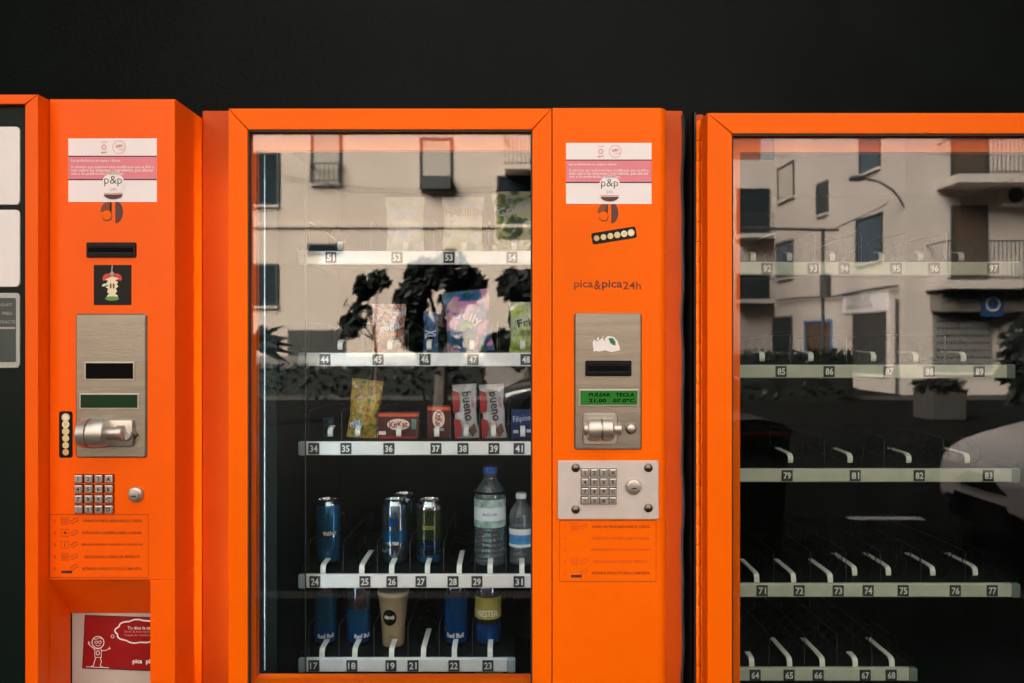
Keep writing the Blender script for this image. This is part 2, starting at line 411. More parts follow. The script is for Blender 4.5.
def notice(root, x0, x1, z1, z0, y, sx):
    """white notice with a pink band"""
    H = z1-z0; b = MB()
    b.box(x0, x1, y-.0006, y+.0002, z0, z1, WHITE)
    st = b.build('notice_sticker', root)
    yy = y-.0010; b = MB()
    p1 = z1-H*.285; p0 = z1-H*.645
    b.rect(x0, x1, p0, p1, yy, PINK); b.rect(x0, x1, p1-H*.006, p1+H*.012, yy-.0001, DARKT); b.rect(x0, x1, p0-H*.012, p0+H*.006, yy-.0001, DARKT)
    b.build('pink_band', st)
    b = MB(); W = x1-x0; yt = yy-.0004
    b.text('Les preferències en sopars i dietes.', x0+W*.035, z1-H*.355, yt, WPRINT, w=W*.56, align='l', bold=.01)
    for i, (s, w) in enumerate((('Si advertiu que qualsevol altra modificació que es dirà a', .93), ('més sobre les etiquetes i ingredients, pot afectar', .93), ('tots o les preferències alimentàries.', .60))):
        b.text(s, x0+W*.035, z1-H*(.455+.052*i), yt, WPRINT, w=W*w, align='l', bold=.01)
    cx = x0+W*.51; cz = z1-H*.73; r = H*.175
    b.disc(cx, cz+H*.02, r, yt, WHITE, 28); b.text('p&p', cx, cz+r*.32, yt-.0002, DARKT, w=r*1.6, bold=-.005)
    b.text('24h', cx, cz-r*.42, yt-.0002, GREYT, w=r*.62)
    b.rect(cx-r*.85, cx+r*.85, cz-r*.80, cz-r*.75, yt-.0002, REDT)
    b.disc(cx, cz-r*.88, r*.42, yt-.0002, BROWNL2, 16, rx=r*.85, a0=PI, a1=2*PI)
    # small seals at the top
    sx_ = x0+W*.405; sz = z1-H*.14
    b.stroke([(sx_+H*.035*math.cos(a*PI/6), sz+H*.035*math.sin(a*PI/6)) for a in range(12)], H*.010, yt, REDT, True)
    b.text('ecovol', sx_, sz+H*.085, yt, REDT, w=W*.07); b.text('agent', sx_, sz-H*.085, yt, REDT, w=W*.075, bold=.01)
    sx2 = x0+W*.575; b.stroke([(sx2+H*.10*math.cos(a*PI/10), sz+H*.10*math.sin(a*PI/10)) for a in range(20)], H*.006, yt, REDT, True)
    b.text('24H', sx2, sz+H*.02, yt, REDT, w=W*.075, bold=.03, rot=.12); b.text('vend', sx2+W*.025, sz-H*.03, yt, GREYT, w=W*.06)
    b.build('lettering', st)
def round_logo(root, cx, cz, r, y):
    b = MB(); n = 16
    # left crescent with a round bite, right half moon
    L = [(cx-r*.05, cz+r)] + [(cx-r*.05+r*.95*math.cos(a), cz+r*math.sin(a)) for a in [PI/2+PI*.5*i/n for i in range(n+1)]]
    b.add([(p[0], y-.0005, p[1]) for p in [(cx-r*.05, cz-.05*r)] + L], [tuple(range(len(L)+1))], BROWNL)
    b.disc(cx-r*.42, cz-r*.36, r*.46, y-.0006, BROWNL, 22)
    b.disc(cx-r*.44, cz-r*.28, r*.42, y-.0008, ORANGE, 22)
    b.add([(cx-r*.02, y-.0005, cz+r*.95), (cx-r*.02, y-.0005, cz-r*.7), (cx-r*.14, y-.0005, cz-r*.7), (cx-r*.14, y-.0005, cz+r*.95)], [(0,1,2,3)], BROWNL)
    R = [(cx+r*.30+r*.68*math.cos(a), cz+r*math.sin(a)) for a in [-PI/2+PI*i/n for i in range(n+1)]]
    b.add([(p[0], y-.0005, p[1]) for p in R], [tuple(range(len(R)))], BROWNL2)
    b.build('round_logo', root)
def coins(root, cx, cz, L, W, y, rot):
    """black coin sticker with six coins in a row"""
    M = Matrix.Translation((cx, 0, cz)) @ Matrix.Rotation(rot, 4, 'Y')
    b = MB(); b.prism(rrect(-L/2, L/2, -W/2, W/2, W*.18), y-.0008, y+.0002, BLACKP, M=M)
    st = b.build('coin_sticker', root)
    for i, r in enumerate((.31, .275, .275, .26, .25, .24)):
        b = MB(); x = -L/2+W*.46+(L-W*.88)*i/5
        outer, inner = ((COINY, COINW), (COINW, COINY), (COINY, COINY), (COINY, COINY), (COINY, COINY), (COINC, COINC))[i]
        b.disc(x, 0, W*r, y-.0011, outer, 22, M=M); b.disc(x, 0, W*r*.66, y-.0013, inner, 18, M=M)
        b.build('coin_picture', st)
def instructions(root, x0, x1, z1, z0, y, worn):
    m = FADET if worn else BROWNT
    yt = y-.0005; W = x1-x0; H = z1-z0; b = MB()
    b.stroke([(x0,z0),(x1,z0),(x1,z1),(x0,z1)], .0012, yt, BROWNT, True)
    out = b.build('instruction_sticker', root)
    T = ('CONSULTAR PRECIO MARCANDO EL CODIGO', 'INTRODUCIR LA MONEDA SOBRE LA RANURA', 'EMPUJAR MONEDA PULSANDO EL PULSADOR', 'SELECCIONAR EL CODIGO DEL PRODUCTO', 'RETIRAR EL PRODUCTO DE LA COMPUERTA')
    ww = (.60, .60, .62, .56, .60)
    b = MB()
    for i, s in enumerate(T):
        zc = z1 - H*(.10+.19*i)
        b.text(s, x0+W*.635, zc, yt, (BROWNT if worn and i in (0, 4) else m), w=W*ww[i], h=H*.042, bold=.02)
        b.text(str(i+1), x0+W*.055, zc, yt, m, h=H*.05)
    b.build('lettering', out)
    b = MB(); q = .0009
    for i in range(5):
        zc = z1 - H*(.10+.19*i); a = x0+W*.12; s = H*.055
        if worn and i in (1, 2): continue
        if i < 4:
            b.stroke([(a,zc-s),(a+s*2,zc-s),(a+s*2,zc+s),(a,zc+s)], q, yt, m, True)
            if i in (0, 3):
                for u in range(3):
                    for v in range(3): b.rect(a+s*(.3+.55*u), a+s*(.6+.55*u), zc+s*(-.7+.5*v), zc+s*(-.45+.5*v), yt, m)
            if i == 1: b.disc(a+s*1.1, zc, s*.45, yt, m, 12)
            if i == 2: b.rect(a+s*.9, a+s*1.15, zc-s*.6, zc+s*.6, yt, m)
        else: b.rect(a, a+W*.11, zc-s*1.3, zc-s*.55, yt, DARKT)
        s *= .8; hx = x0+W*.235; hz = zc + (s*.5 if i == 4 else 0)   # pointing hand
        b.stroke([(hx-s*1.0, hz-s*.1), (hx, hz+s*.2), (hx+s*.7, hz+s*1.0), (hx+s*2.0, hz+s*.7)], q*1.3, yt, m)
        b.stroke([(hx-s*.7, hz-s*.8), (hx+s*.2, hz-s*.9), (hx+s*1.1, hz-s*.2), (hx+s*2.1, hz+s*.1)], q*1.3, yt, m)
    b.build('pictograms', out)
def steel_panel(root, x0, x1, z1, z0, y):
    b = MB(); b.prism(rrect(x0, x1, z0, z1, .006), y-.005, y+.003, STEEL, bev=.003)
    return b.build('payment_panel', root)
def display(parent, x0, x1, z1, z0, y, m, lines):
    b = MB()
    b.box(x0-.003, x1+.003, y-.0016, y+.0, z0-.003, z1+.003, STEELL, .001)
    b.rect(x0, x1, z0, z1, y-.0020, m)
    H = z1-z0; W = x1-x0
    for i, s in enumerate(lines): b.text(s, (x0+x1)/2+W*.05, z1-H*(.28+.42*i), y-.0024, LCDT, w=W*.80, h=H*.27, bold=.035)
    b.build('green_display', parent)

# ================================================================== MIDDLE MACHINE
vm = thing('vending_machine', 'middle orange snack and drink vending machine, stocked and lit, with coin panel on its right', 'vending machine', (X(448), YD, 0))
ZT = Z(108)
x0, x1 = X(228), X(552)
gx0, gx1, gz1, gz0 = X(248), X(532), Z(130), Z(702)
frame_rails(vm, x0, x1, .57, ZT, gx0, gx1, gz0, gz1, YD, .055, ORANGE)
MB().box(x0, x1-.001, YD, YD+.055, .12, .568, ORANGE, .003).build('lower_door_panel', vm)
MB().box(x0+.10, x1-.10, YD-.006, YD+.01, .20, .40, BLACKP, .004).build('delivery_flap', vm)
b = MB(); b.box(gx0-.004, gx1+.004, YG+.002, YG+.006, gz0-.004, gz1+.004, GLASS); b.build('glass_pane', vm)
b = MB()
for (a0, a1, c0, c1) in ((gx0, gx1, gz1-.0035, gz1), (gx0, gx0+.0025, gz0, gz1), (gx1-.0025, gx1, gz0, gz1)):
    b.box(a0, a1, YD+.002, YG+.002, c0, c1, RUB)
b.build('glass_gasket', vm)
YI = 1.652
gasket_trim(vm, gx0-.002, gx1+.02, gz0-.002, gz1+.002, wx(256, YI), wx(533, YI), wz(678, YI), wz(150, YI), YI, .022, ORANGE)
cabinet(vm, -.6655, .367, .10, 1.846, 1.71, 2.44, ORANGE_B, -.5235, .285, .45, 1.80, (.06, .03))
# wavy black seal on the right edge of the body
b = MB(); P = []
for i in range(60):
    z = 1.835 - i*.028; P.append((.3665 + .0022*math.sin(i*.9)*math.sin(i*.23+1), 1.7085, z))
b.tube(P, .0035, RUB, 6); b.build('black_edge_seal', vm)
# coin column: one tall pressed panel with a rounded right edge
cx0, cx1 = X(552)+.0012, X(668); r = .020
P = [(cx0, YD+.055), (cx0, YD)] + [(cx1-r+r*math.sin(a), YD+r*1.3-r*1.3*math.cos(a)) for a in [PI/2*i/8 for i in range(9)]] + [(cx1, YD+.055)]
vs = [(p[0], p[1], z) for z in (.12, ZT) for p in P]; n = len(P)
b = MB(); b.add(vs, [tuple(range(n)), tuple(range(2*n-1, n-1, -1))] + [(i, (i+1)%n, n+(i+1)%n, n+i) for i in range(n)], ORANGE)
b.build('coin_column', vm)
notice(vm, X(566), X(651.5), Z(143), Z(204), YD, 1)
round_logo(vm, X(608), Z(213), .0215, YD)
coins(vm, X(614), Z(235.5), .092, .0235, YD, PI-.16)
b = MB(); yt = YD-.0005
for s, a, c, h, m in (('pica', 574, 593, .020, BROWNT), ('&', 594, 601, .0185, BROWNT), ('pica', 602, 622, .021, DARKT), ('24h', 623, 641, .0155, BROWNT)):
    b.text(s, (X(a)+X(c))/2, Z(285) - (0 if '4' not in s else .001), yt, m, w=X(c)-X(a), h=h, bold=0 if m is FADET else .012)
b.build('lettering', vm)
st = steel_panel(vm, X(574), X(641.5), Z(313), Z(449.5), YD); ys = YD-.005
recess_slot(st, X(585), X(631), Z(376), Z(360.5), ys)
display(st, X(580), X(637), Z(390.5), Z(404.5), ys, LCD, ('PULSAR   TECLA', '21.00   07.0\u00baC'))
b = MB(); P = [(-13.5,-8),(-15,2),(-13,6),(-12,3),(-9,8),(-7.5,4.5),(-4,9.5),(-3,5),(1,9),(7,8),(11,4),(13.5,-3),(13.5,-6),(5,-8),(-2,-6),(-8,-7.5),(-12,-6.5)]
P = [(X(606.5)+p[0]*.00195, Z(344.5)+p[1]*.00195) for p in P]
b.add([(p[0], ys-.0008, p[1]) for p in P], [tuple(range(len(P)))], WPRINT)
G = [(1.5,6.5),(6,7),(9,3),(9,-1.5),(4,1)]; b.add([(X(606.5)+p[0]*.00195, ys-.0012, Z(344.5)+p[1]*.00195) for p in G], [(0,1,2,3,4)], mat('sticker_green', (.01,.16,.06), .5))
b.stroke([(X(594), Z(338)), (X(597), Z(341)), (X(602), Z(337)), (X(605), Z(341))], .0012, ys-.0012, DARKT)
b.build('torn_hand_sticker', st)
b = MB()   # coin mechanism: square bezel with a slotted barrel and push rod
b.prism(rrect(X(582), X(617), Z(444), Z(413), .008), ys-.006, ys+.001, STEELL, bev=.002)
bz = Z(428.5)
b.lathe([(.004,X(583)-X(600)),(.012,X(583.5)-X(600)),(.012,X(587)-X(600)),(.021,X(587.2)-X(600)),(.0225,X(588.5)-X(600)),(.0225,X(599.4)-X(600)),(.016,X(599.5)-X(600)),(.016,X(601.3)-X(600)),(.0225,X(601.4)-X(600)),(.0225,X(611)-X(600)),(.020,X(612.5)-X(600)),(.011,X(612.6)-X(600)),(.011,X(620)-X(600)),(.006,X(621)-X(600))], (X(600), ys-.008, bz), STEELL, 32, 'X')
b.build('coin_mechanism', st)
b = MB(); b.lathe([(.0115,0),(.0115,-.002),(.009,-.003)], (X(630.5), ys, Z(428)), DARKMET, 24, 'Y'); b.lathe([(.0082,-.003),(.0082,-.009),(.006,-.0105),(.0005,-.011)], (X(630.5), ys, Z(428)), STEELL, 24, 'Y'); b.build('return_button', st)
b = MB(); b.prism(rrect(X(557.5), X(658.5), Z(519), Z(460.5), .004), YD-.004, YD+.002, PLATE, bev=.0012); kp = b.build('keypad_plate', vm)
keypad(kp, X(584.5), Z(472), .0190, .0145, YD-.004, 1)
lock(kp, X(633), Z(486), .0165, YD-.004)
for px, py in ((575.5,467.5),(648,467.5),(575.5,509),(648,507.5)):
    b = MB(); b.lathe([(.0088,0),(.0085,-.003),(.006,-.0055),(.0005,-.0065)], (X(px), YD-.004, Z(py)), DARKMET, 20, 'Y'); b.build('dome_bolt', kp)
instructions(vm, X(559.5), X(656), Z(520.5), Z(581.5), YD, True)
# LED strips on the inner sides of the door: slim profiles whose diodes face into the machine
for lx in (-.5475, .255):
    b = MB(); b.box(lx-.004, lx+.004, 1.684, 1.688, .63, 1.735, LEDB); s_ = b.build('led_strip', vm)
    b = MB(); z = .64
    while z < 1.73:
        b.box(lx-.0025, lx+.0025, 1.6885, 1.6925, z, z+.008, LEDM); z += .0135
    b.build('led_diodes', s_)
b = MB(); b.box(wx(264.6,1.772), wx(265.6,1.772), 1.768, 1.772, .62, 1.765, CAPM); b.build('edge_trim', vm)
TR = []
XL, XR = -.5225, .2635
T1 = tray(vm, XL, XR, 257.5, [('51',331),('52',397),('53',449),('54',512)], [336,403,463,514,570], RAIL, CAPM, full=(1,2,3), flag=2)
T2 = tray(vm, XL, XR, 359.5, [('44',325),('45',378),('46',425),('47',473),('48',526)], [336,387,427,471,523,575], RAIL, CAPM, full=(1,2,3,4), flag=2)
T3 = tray(vm, XL, XR, 448.5, [('34',314),('35',346),('36',389),('37',436),('38',463),('39',494),('41',519)], [326,354,396,435,465,493,523,560], RAIL, CAPM, full=(0,1,2,3,4,5,6), flag=2)
T4 = tray(vm, XL, XR, 581.5, [('24',315),('25',365),('26',392),('27',421),('28',453),('29',477),('31',519)], [322,361,391,427,459,490,522,560], RAIL, CAPM, full=(0,2,3,5,6))
T5 = tray(vm, XL, wx(515, YT), 665.5, [('17',314),('18',352),('19',391),('21',413),('22',454),('23',488)], [321,354,391,423,454,490], RAIL, CAPM, full=(0,1,2,4,5))
# thin hanging rod beside the trays
b = MB(); b.tube([(wx(305.5,YT-.012), YT-.012, wz(682,YT)), (wx(305.5,YT-.012), YT-.012, wz(165,YT))], .0016, DIVM, 6); b.build('upright_rod', vm)

# ================================================================== RIGHT MACHINE
vr = thing('vending_machine', 'rightmost orange vending machine, switched off with empty trays behind dark reflecting glass', 'vending machine', (.90, YD, 0))
x0, x1 = X(707), 1.40; ZR = Z(112.5)
gx0, gx1, gz1, gz0 = X(732.5), 1.345, Z(134), .55
frame_rails(vr, x0, x1, .50, ZR, gx0, gx1, gz0, gz1, YD, .055, ORANGE)
MB().box(x0, x1, YD, YD+.055, .12, .498, ORANGE, .003).build('lower_door_panel', vr)
b = MB(); b.box(gx0-.004, gx1+.004, YG+.002, YG+.006, gz0-.004, gz1+.004, GLASSR); b.build('glass_pane', vr)
b = MB()
for (a0, a1, c0, c1) in ((gx0, gx1, gz1-.0035, gz1), (gx0, gx0+.002, gz0, gz1)): b.box(a0, a1, YD+.002, YG+.002, c0, c1, RUB)
b.build('glass_gasket', vr)
gasket_trim(vr, gx0-.002, gx1+.02, gz0-.002, gz1+.002, wx(740, YI), gx1-.03, gz0+.02, wz(152, YI), YI, .022, ORANGE)
cabinet(vr, .390, 1.42, .10, 1.838, 1.71, 2.44, ORANGE_B, .452, 1.36, .52, 1.79, (.04, .04))
b = MB(); b.box(.3865, .3898, 1.704, 1.775, .10, 1.840, mat('grey_edge', (.035,.035,.035), .5, spec=.2)); b.box(.3865, .3935, 1.704, 1.7098, .10, 1.840, MATS['grey_edge']); b.build('grey_edge_strip', vr)
for i in range(40):   # piano hinge knuckles
    z1_ = 1.822 - i*.0432; 
    b = MB(); b.lathe([(.0045,0),(.0052,.001),(.0052,.0412),(.0045,.0422)], (.3995, 1.7045, z1_-.0425), ORANGE, 12); b.build('hinge_knuckle', vr)
XL2, XR2 = .457, 1.243
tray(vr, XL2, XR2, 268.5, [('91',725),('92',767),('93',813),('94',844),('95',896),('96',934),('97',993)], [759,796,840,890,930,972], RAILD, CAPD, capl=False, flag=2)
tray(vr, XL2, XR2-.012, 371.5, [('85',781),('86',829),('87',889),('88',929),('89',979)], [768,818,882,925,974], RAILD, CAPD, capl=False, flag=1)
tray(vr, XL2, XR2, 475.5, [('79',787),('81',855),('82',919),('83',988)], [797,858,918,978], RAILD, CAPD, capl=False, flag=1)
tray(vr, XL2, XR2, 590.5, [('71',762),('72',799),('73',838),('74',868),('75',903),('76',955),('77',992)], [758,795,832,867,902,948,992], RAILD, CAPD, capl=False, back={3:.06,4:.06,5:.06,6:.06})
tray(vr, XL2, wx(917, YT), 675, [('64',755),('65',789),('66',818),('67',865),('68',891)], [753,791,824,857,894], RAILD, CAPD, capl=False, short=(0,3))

# ================================================================== LEFT MACHINE (hot drinks style, set a little forward)
YL, YC = 1.54, 1.575
vl = thing('vending_machine', 'leftmost orange vending machine with a protruding coin column and a low dispensing recess', 'vending machine', (-1.05, YL, 0))
def XC(px): return wx(px, YC)
def ZC(py): return wz(py, YC)
fx0, fx1 = -1.62, wx(38.5, YL); fzt = wz(94, YL)
frame_rails(vl, fx0, fx1, .12, fzt, fx0+.03, wx(24.5, YL), .15, wz(104.5, YL), YL, .05, ORANGE_L)
MB().box(fx1-.014, fx1-.0008, YL+.04, YL+.10, .12, fzt-.001, ORANGE_L, .001).build('frame_return', vl)
b = MB(); b.box(fx0+.028, wx(24.5,YL)+.002, YL+.012, YL+.03, .15, wz(104.5,YL)+.002, mat('black_green_panel', (.005,.011,.009), .35, spec=.12)); b.build('selection_panel', vl)
yw = YL+.012
for (a, c, m) in ((127, 205, PANELW), (210, 287, PANELW), (293, 368, None)):
    b = MB(); xa, xb = wx(20.5, yw)-.20, wx(20.5, yw)
    b.prism(rrect(xa, xb, wz(c, yw), wz(a, yw), .008), yw-.003, yw+.001, mat('white_window_panel', (.80,.76,.74), .35, var=.04, scale=4) if m else mat('grey_bezel', (.40,.40,.37), .4), bev=.001)  # first two windows plain white, the third a grey bezel
    if not m:
        b.prism(rrect(xa+.01, wx(17,yw), wz(362,yw), wz(298,yw), .003), yw-.0036, yw-.003, mat('dark_label', (.03,.05,.045), .3))
        for k, s in enumerate(('AQUEST', 'PREU', 'IMPORT EXACTE')):
            b.text(s, wx(12-len(s)*.9, yw), wz(305+k*8.5, yw), yw-.0040, GREYT, h=.006)
        b.rect(xa+.012, wx(16.5,yw), wz(329,yw), wz(327,yw), yw-.0040, GREYT)
    b.build('display_window', vl)
# column body: face with recess below
ct = ZC(99); cl, cr = XC(49.5), XC(175); rz = ZC(580); rx = XC(150)
yb = 1.718
b = MB()
b.prism([(cl,rz),(cr-.0,rz),(cr,ct),(cl,ct)], YC, yb, ORANGE_L, bev=.0015); b.build('coin_column', vl)
b = MB(); b.box(rx, cr, YC+.0, yb, .12, rz-.0004, ORANGE_L, .0015); b.build('recess_post', vl)
# sloping hood, side and back of the recess
y2 = 1.652; zb = wz(613, y2)
b = MB(); b.add([(cl,YC+.002,rz-.001),(rx,YC+.002,rz-.001),(rx,y2,zb),(cl,y2,zb),(cl,y2,rz-.001),(rx,y2,rz-.001)], [(0,1,2,3),(0,3,4),(1,5,2),(0,4,5,1),(3,2,5,4)], ORANGE_L); b.build('recess_hood', vl)
lx = wx(70, y2)
b = MB(); b.add([(cl,YC+.002,rz),(lx,y2,rz),(lx,y2,.12),(cl,YC+.002,.12),(cl,y2,rz),(cl,y2,.12)], [(0,1,2,3),(0,4,1),(3,2,5),(0,3,5,4),(1,4,5,2)], ORANGE_L); b.build('recess_side', vl)
b = MB(); b.box(lx, rx+.03, y2+.002, y2+.012, .14, zb+.004, PANELW, .001); fl = b.build('pale_back_panel', vl)
b = MB(); b.box(lx-.001, lx+.0035, y2-.001, y2+.004, .14, zb, BLACKM); b.build('dark_seam', vl)
b = MB(); b.box(cl, cr, y2+.02, yb, .12, .14, ORANGE_L); b.box(rx-.0,cr-.003,yb-.02,yb-.001,.14,rz-.01,ORANGE_L); b.build('recess_sill', vl)
ysg = y2+.0015
def S(px, py): return (wx(px, ysg), wz(py, ysg))
b = MB(); q = [S(85.5,615), S(83,667.5), S(170,671), S(170,618)]
b.prism(q, ysg-.0012, ysg+.0008, REDSIGN); sg = b.build('red_card', vl)
b = MB(); b.stroke(q, .0022, ysg-.0018, mat('dark_red_edge', (.04,.004,.004), .5), True); b.build('card_border', sg)
b = MB(); yy = ysg-.0020; k = .00207
hx, hz = S(98.5, 642)
b.stroke([(hx+6*k*math.cos(a*PI/9), hz+6*k*math.sin(a*PI/9)) for a in range(18)], .0016, yy, WPRINT, True)
b.stroke([(hx-5.2*k,hz+4*k),(hx-2*k,hz+3*k),(hx+1*k,hz+4.6*k),(hx+4*k,hz+3.8*k)], .0012, yy, WPRINT)
for sx_ in (-1.9, 1.9): b.stroke([(hx+sx_*k+1.5*k*math.cos(a*PI/4), hz+.2*k+1.3*k*math.sin(a*PI/4)) for a in range(8)], .0010, yy, WPRINT, True)
b.stroke([(hx-2.4*k,hz-2.6*k),(hx,hz-3.6*k),(hx+2.6*k,hz-2.4*k)], .0011, yy, WPRINT)
B = [(-3.2,-6.5),(3.2,-6.5),(3.4,-15),(-3.2,-15)]; b.stroke([(hx+p[0]*k,hz+p[1]*k) for p in B], .0014, yy, WPRINT, True)
b.stroke([(hx-.2*k+1.7*k*math.cos(a*PI/5), hz-10.5*k+2.1*k*math.sin(a*PI/5)) for a in range(10)], .0014, yy, WPRINT, True)
for L in ([(-3.2,-7),(-7.5,-3.5),(-9.5,-1.5),(-9.5,1.2)], [(-9.5,-1.5),(-7.6,.2)], [(3.2,-8.2),(7.5,-8.2),(10.5,-6.6),(11.8,-4.6)], [(10.5,-6.6),(12.6,-6.2)], [(-2,-15),(-3.5,-19),(-4.6,-23.5),(-7,-24)], [(2.2,-15),(3.4,-19),(2.2,-23.5),(4.8,-24.4)], [(-12,-24.5),(-6,-24.6),(0,-25.2),(5,-25),(11,-25.6)]):
    b.stroke([(hx+p[0]*k,hz+p[1]*k) for p in L], .0014, yy, WPRINT)
b.build('line_drawn_figure', sg)
b = MB(); cxx, czz = S(139, 631)
P = []
for i in range(56):
    a = 2*PI*i/56; rr = 1+.11*abs(math.sin(a*4.5+.4)); P.append((cxx+21.5*k*rr*math.cos(a), czz+10.8*k*rr*math.sin(a)))
P = [p for p in P]
b.stroke(P, .0030, yy, WPRINT, True)
b.stroke([(S(113,636)[0]+1.6*k*math.cos(a*PI/5), S(113,636)[1]+1.6*k*math.sin(a*PI/5)) for a in range(10)], .0009, yy, WPRINT, True)
b.text('Tu dius la teva?', S(142,627.5)[0], S(0,627.5)[1], yy, WPRINT, w=28*k, bold=.01)
b.text('Envia la teva opinió a', S(140,631.5)[0], S(0,631.5)[1], yy, mat('pink_print', (.75,.25,.22), .6), w=30*k)
b.text('l’espai de comentaris', S(140,635)[0], S(0,635)[1], yy, MATS['pink_print'], w=30*k)
b.text('pica', S(137.8,661.5)[0], S(0,661.5)[1], yy, WPRINT, w=9.5*k, bold=.03); b.text('&', S(144.2,661.5)[0], S(0,661.5)[1], yy, DARKT, w=2.6*k, bold=.02); b.text('pica', S(151.5,661.5)[0], S(0,661.5)[1], yy, WPRINT, w=10*k, bold=.03)
b.build('speech_cloud', sg)
notice(vl, XC(68.5), XC(157), ZC(138.5), ZC(202), YC, 1)
round_logo(vl, XC(112), ZC(212), .0225, YC)
recess_slot(vl, XC(87), XC(136.5), ZC(257.5), ZC(242.5), YC, 'card_slot')
# apple core picture
ax, az = XC(112.5), ZC(284.5); k = .00198
b = MB(); b.box(XC(94), XC(131.5), YC-.0007, YC+.0002, ZC(305), ZC(265), BLACKP); ap = b.build('apple_core_sticker', vl)
b = MB(); yy = YC-.0011
AR = mat('apple_red', (.55,.05,.03), .5); AC = mat('apple_cream', (.80,.68,.45), .5); AG = mat('apple_green', (.10,.28,.05), .5); AB = mat('pip_brown', (.15,.05,.02), .5)
b.disc(ax-4*k, az+6*k, 5*k, yy, AR, 18, rx=5.6*k, a0=-.1, a1=PI+.5); b.disc(ax+4*k, az+6*k, 5*k, yy, AR, 18, rx=5.6*k, a0=-.5, a1=PI+.1)
P = [(-7,5),(-4,3.5),(-6,1),(-4,-1),(-6.5,-3),(-4,-4),(-5,-8),(-3,-9),(-5.5,-12),(-2,-13),(5,-13),(6,-11.5),(3,-9),(5,-7),(3.6,-4),(6.4,-2),(4.6,0),(6,2.5),(3,4),(7,6),(0,8)]
b.add([(ax+p[0]*k, yy-.0003, az+p[1]*k) for p in P], [tuple(range(len(P)))], AC)
b.disc(ax, az-14*k, 2.2*k, yy-.0005, AG, 16, rx=7*k); b.disc(ax-1.4*k, az-1.5*k, 2.8*k, yy-.0006, AB, 12, rx=1.0*k); b.disc(ax+1.6*k, az-1.5*k, 2.8*k, yy-.0006, AB, 12, rx=1.0*k)
b.add([(ax+p[0]*k, yy-.0005, az+p[1]*k) for p in ((-10.5,-1),(-8,1),(-4.5,.4),(-6,-1.4),(-9,-2.2))], [(0,1,2,3,4)], mat('pale_leaf', (.55,.70,.60), .5))
b.stroke([(ax,az+8*k),(ax-.4*k,az+12*k),(ax+.2*k,az+19*k)], .0022, yy-.0005, GREYT); b.disc(ax, az+11*k, 2*k, yy-.0006, GREYT, 10)
b.build('apple_core_picture', ap)
st = steel_panel(vl, XC(76.5), XC(147.5), ZC(313.5), ZC(457.5), YC); ys = YC-.005
b = MB(); b.box(XC(86), XC(136), ys-.0014, ys, ZC(380), ZC(361.5), STEELL, .001); b.rect(XC(87.5), XC(134.7), ZC(378.7), ZC(363), ys-.0018, BLACKM); b.build('note_slot', st)
display(st, XC(82.5), XC(139), ZC(394.5), ZC(407.5), ys, LCDD, ())
b = MB(); bz = ZC(432); xo = XC(100)
D = lambda p: XC(p)-xo
b.box(XC(95), XC(136), ys-.010, ys+.001, ZC(446), ZC(419), STEELL, .005)
b.lathe([(.010,D(79.5)),(.023,D(80)),(.028,D(82)),(.029,D(90.2)),(.024,D(90.4)),(.024,D(91.8)),(.029,D(92)),(.029,D(104)),(.026,D(107)),(.012,D(107.3)),(.012,D(117)),(.015,D(117.2)),(.015,D(123)),(.011,D(124)),(.001,D(124))], (xo+.010, ys-.012, bz), STEELL, 36, 'X')
b.build('coin_mechanism', st)
b = MB(); b.prism([(XC(121),ZC(425)),(XC(134),ZC(426)),(XC(140),ZC(434)),(XC(134),ZC(441)),(XC(121),ZC(440))], ys-.006, ys, DARKMET, bev=.002)
b.lathe([(.0095,-.006),(.0095,-.014),(.0075,-.016),(.0005,-.016)], (XC(131), ys, ZC(434.5)), STEELL, 24, 'Y'); b.build('return_button', st)
coins(vl, XC(66), ZC(434.5), .092, .0265, YC, PI/2)
keypad(vl, XC(79.8), ZC(478.5), .0200, .0155, YC, 1)
lock(vl, XC(136.5), ZC(494), .0155, YC)
instructions(vl, XC(49.5), XC(148.5), ZC(514.5), ZC(577.5), YC, False)
b = MB(); b.box(fx0+.01, cr-.006, yb+.002, 2.44, .10, fzt-.12, ORANGE_B, .004); b.build('cabinet', vl)
for fx in (-1.52, -.75):
    for fy in (1.80, 2.36): MB().lathe([(.022,0),(.026,.008),(.014,.014),(.014,.102)], (fx,fy,0), BLACKP, 14).build('levelling_foot', vl)
b = MB(); b.box(fx0+.01, cl-.01, YL+.05, yb+.004, .12, fzt-.03, ORANGE_B); b.build('door_body', vl)
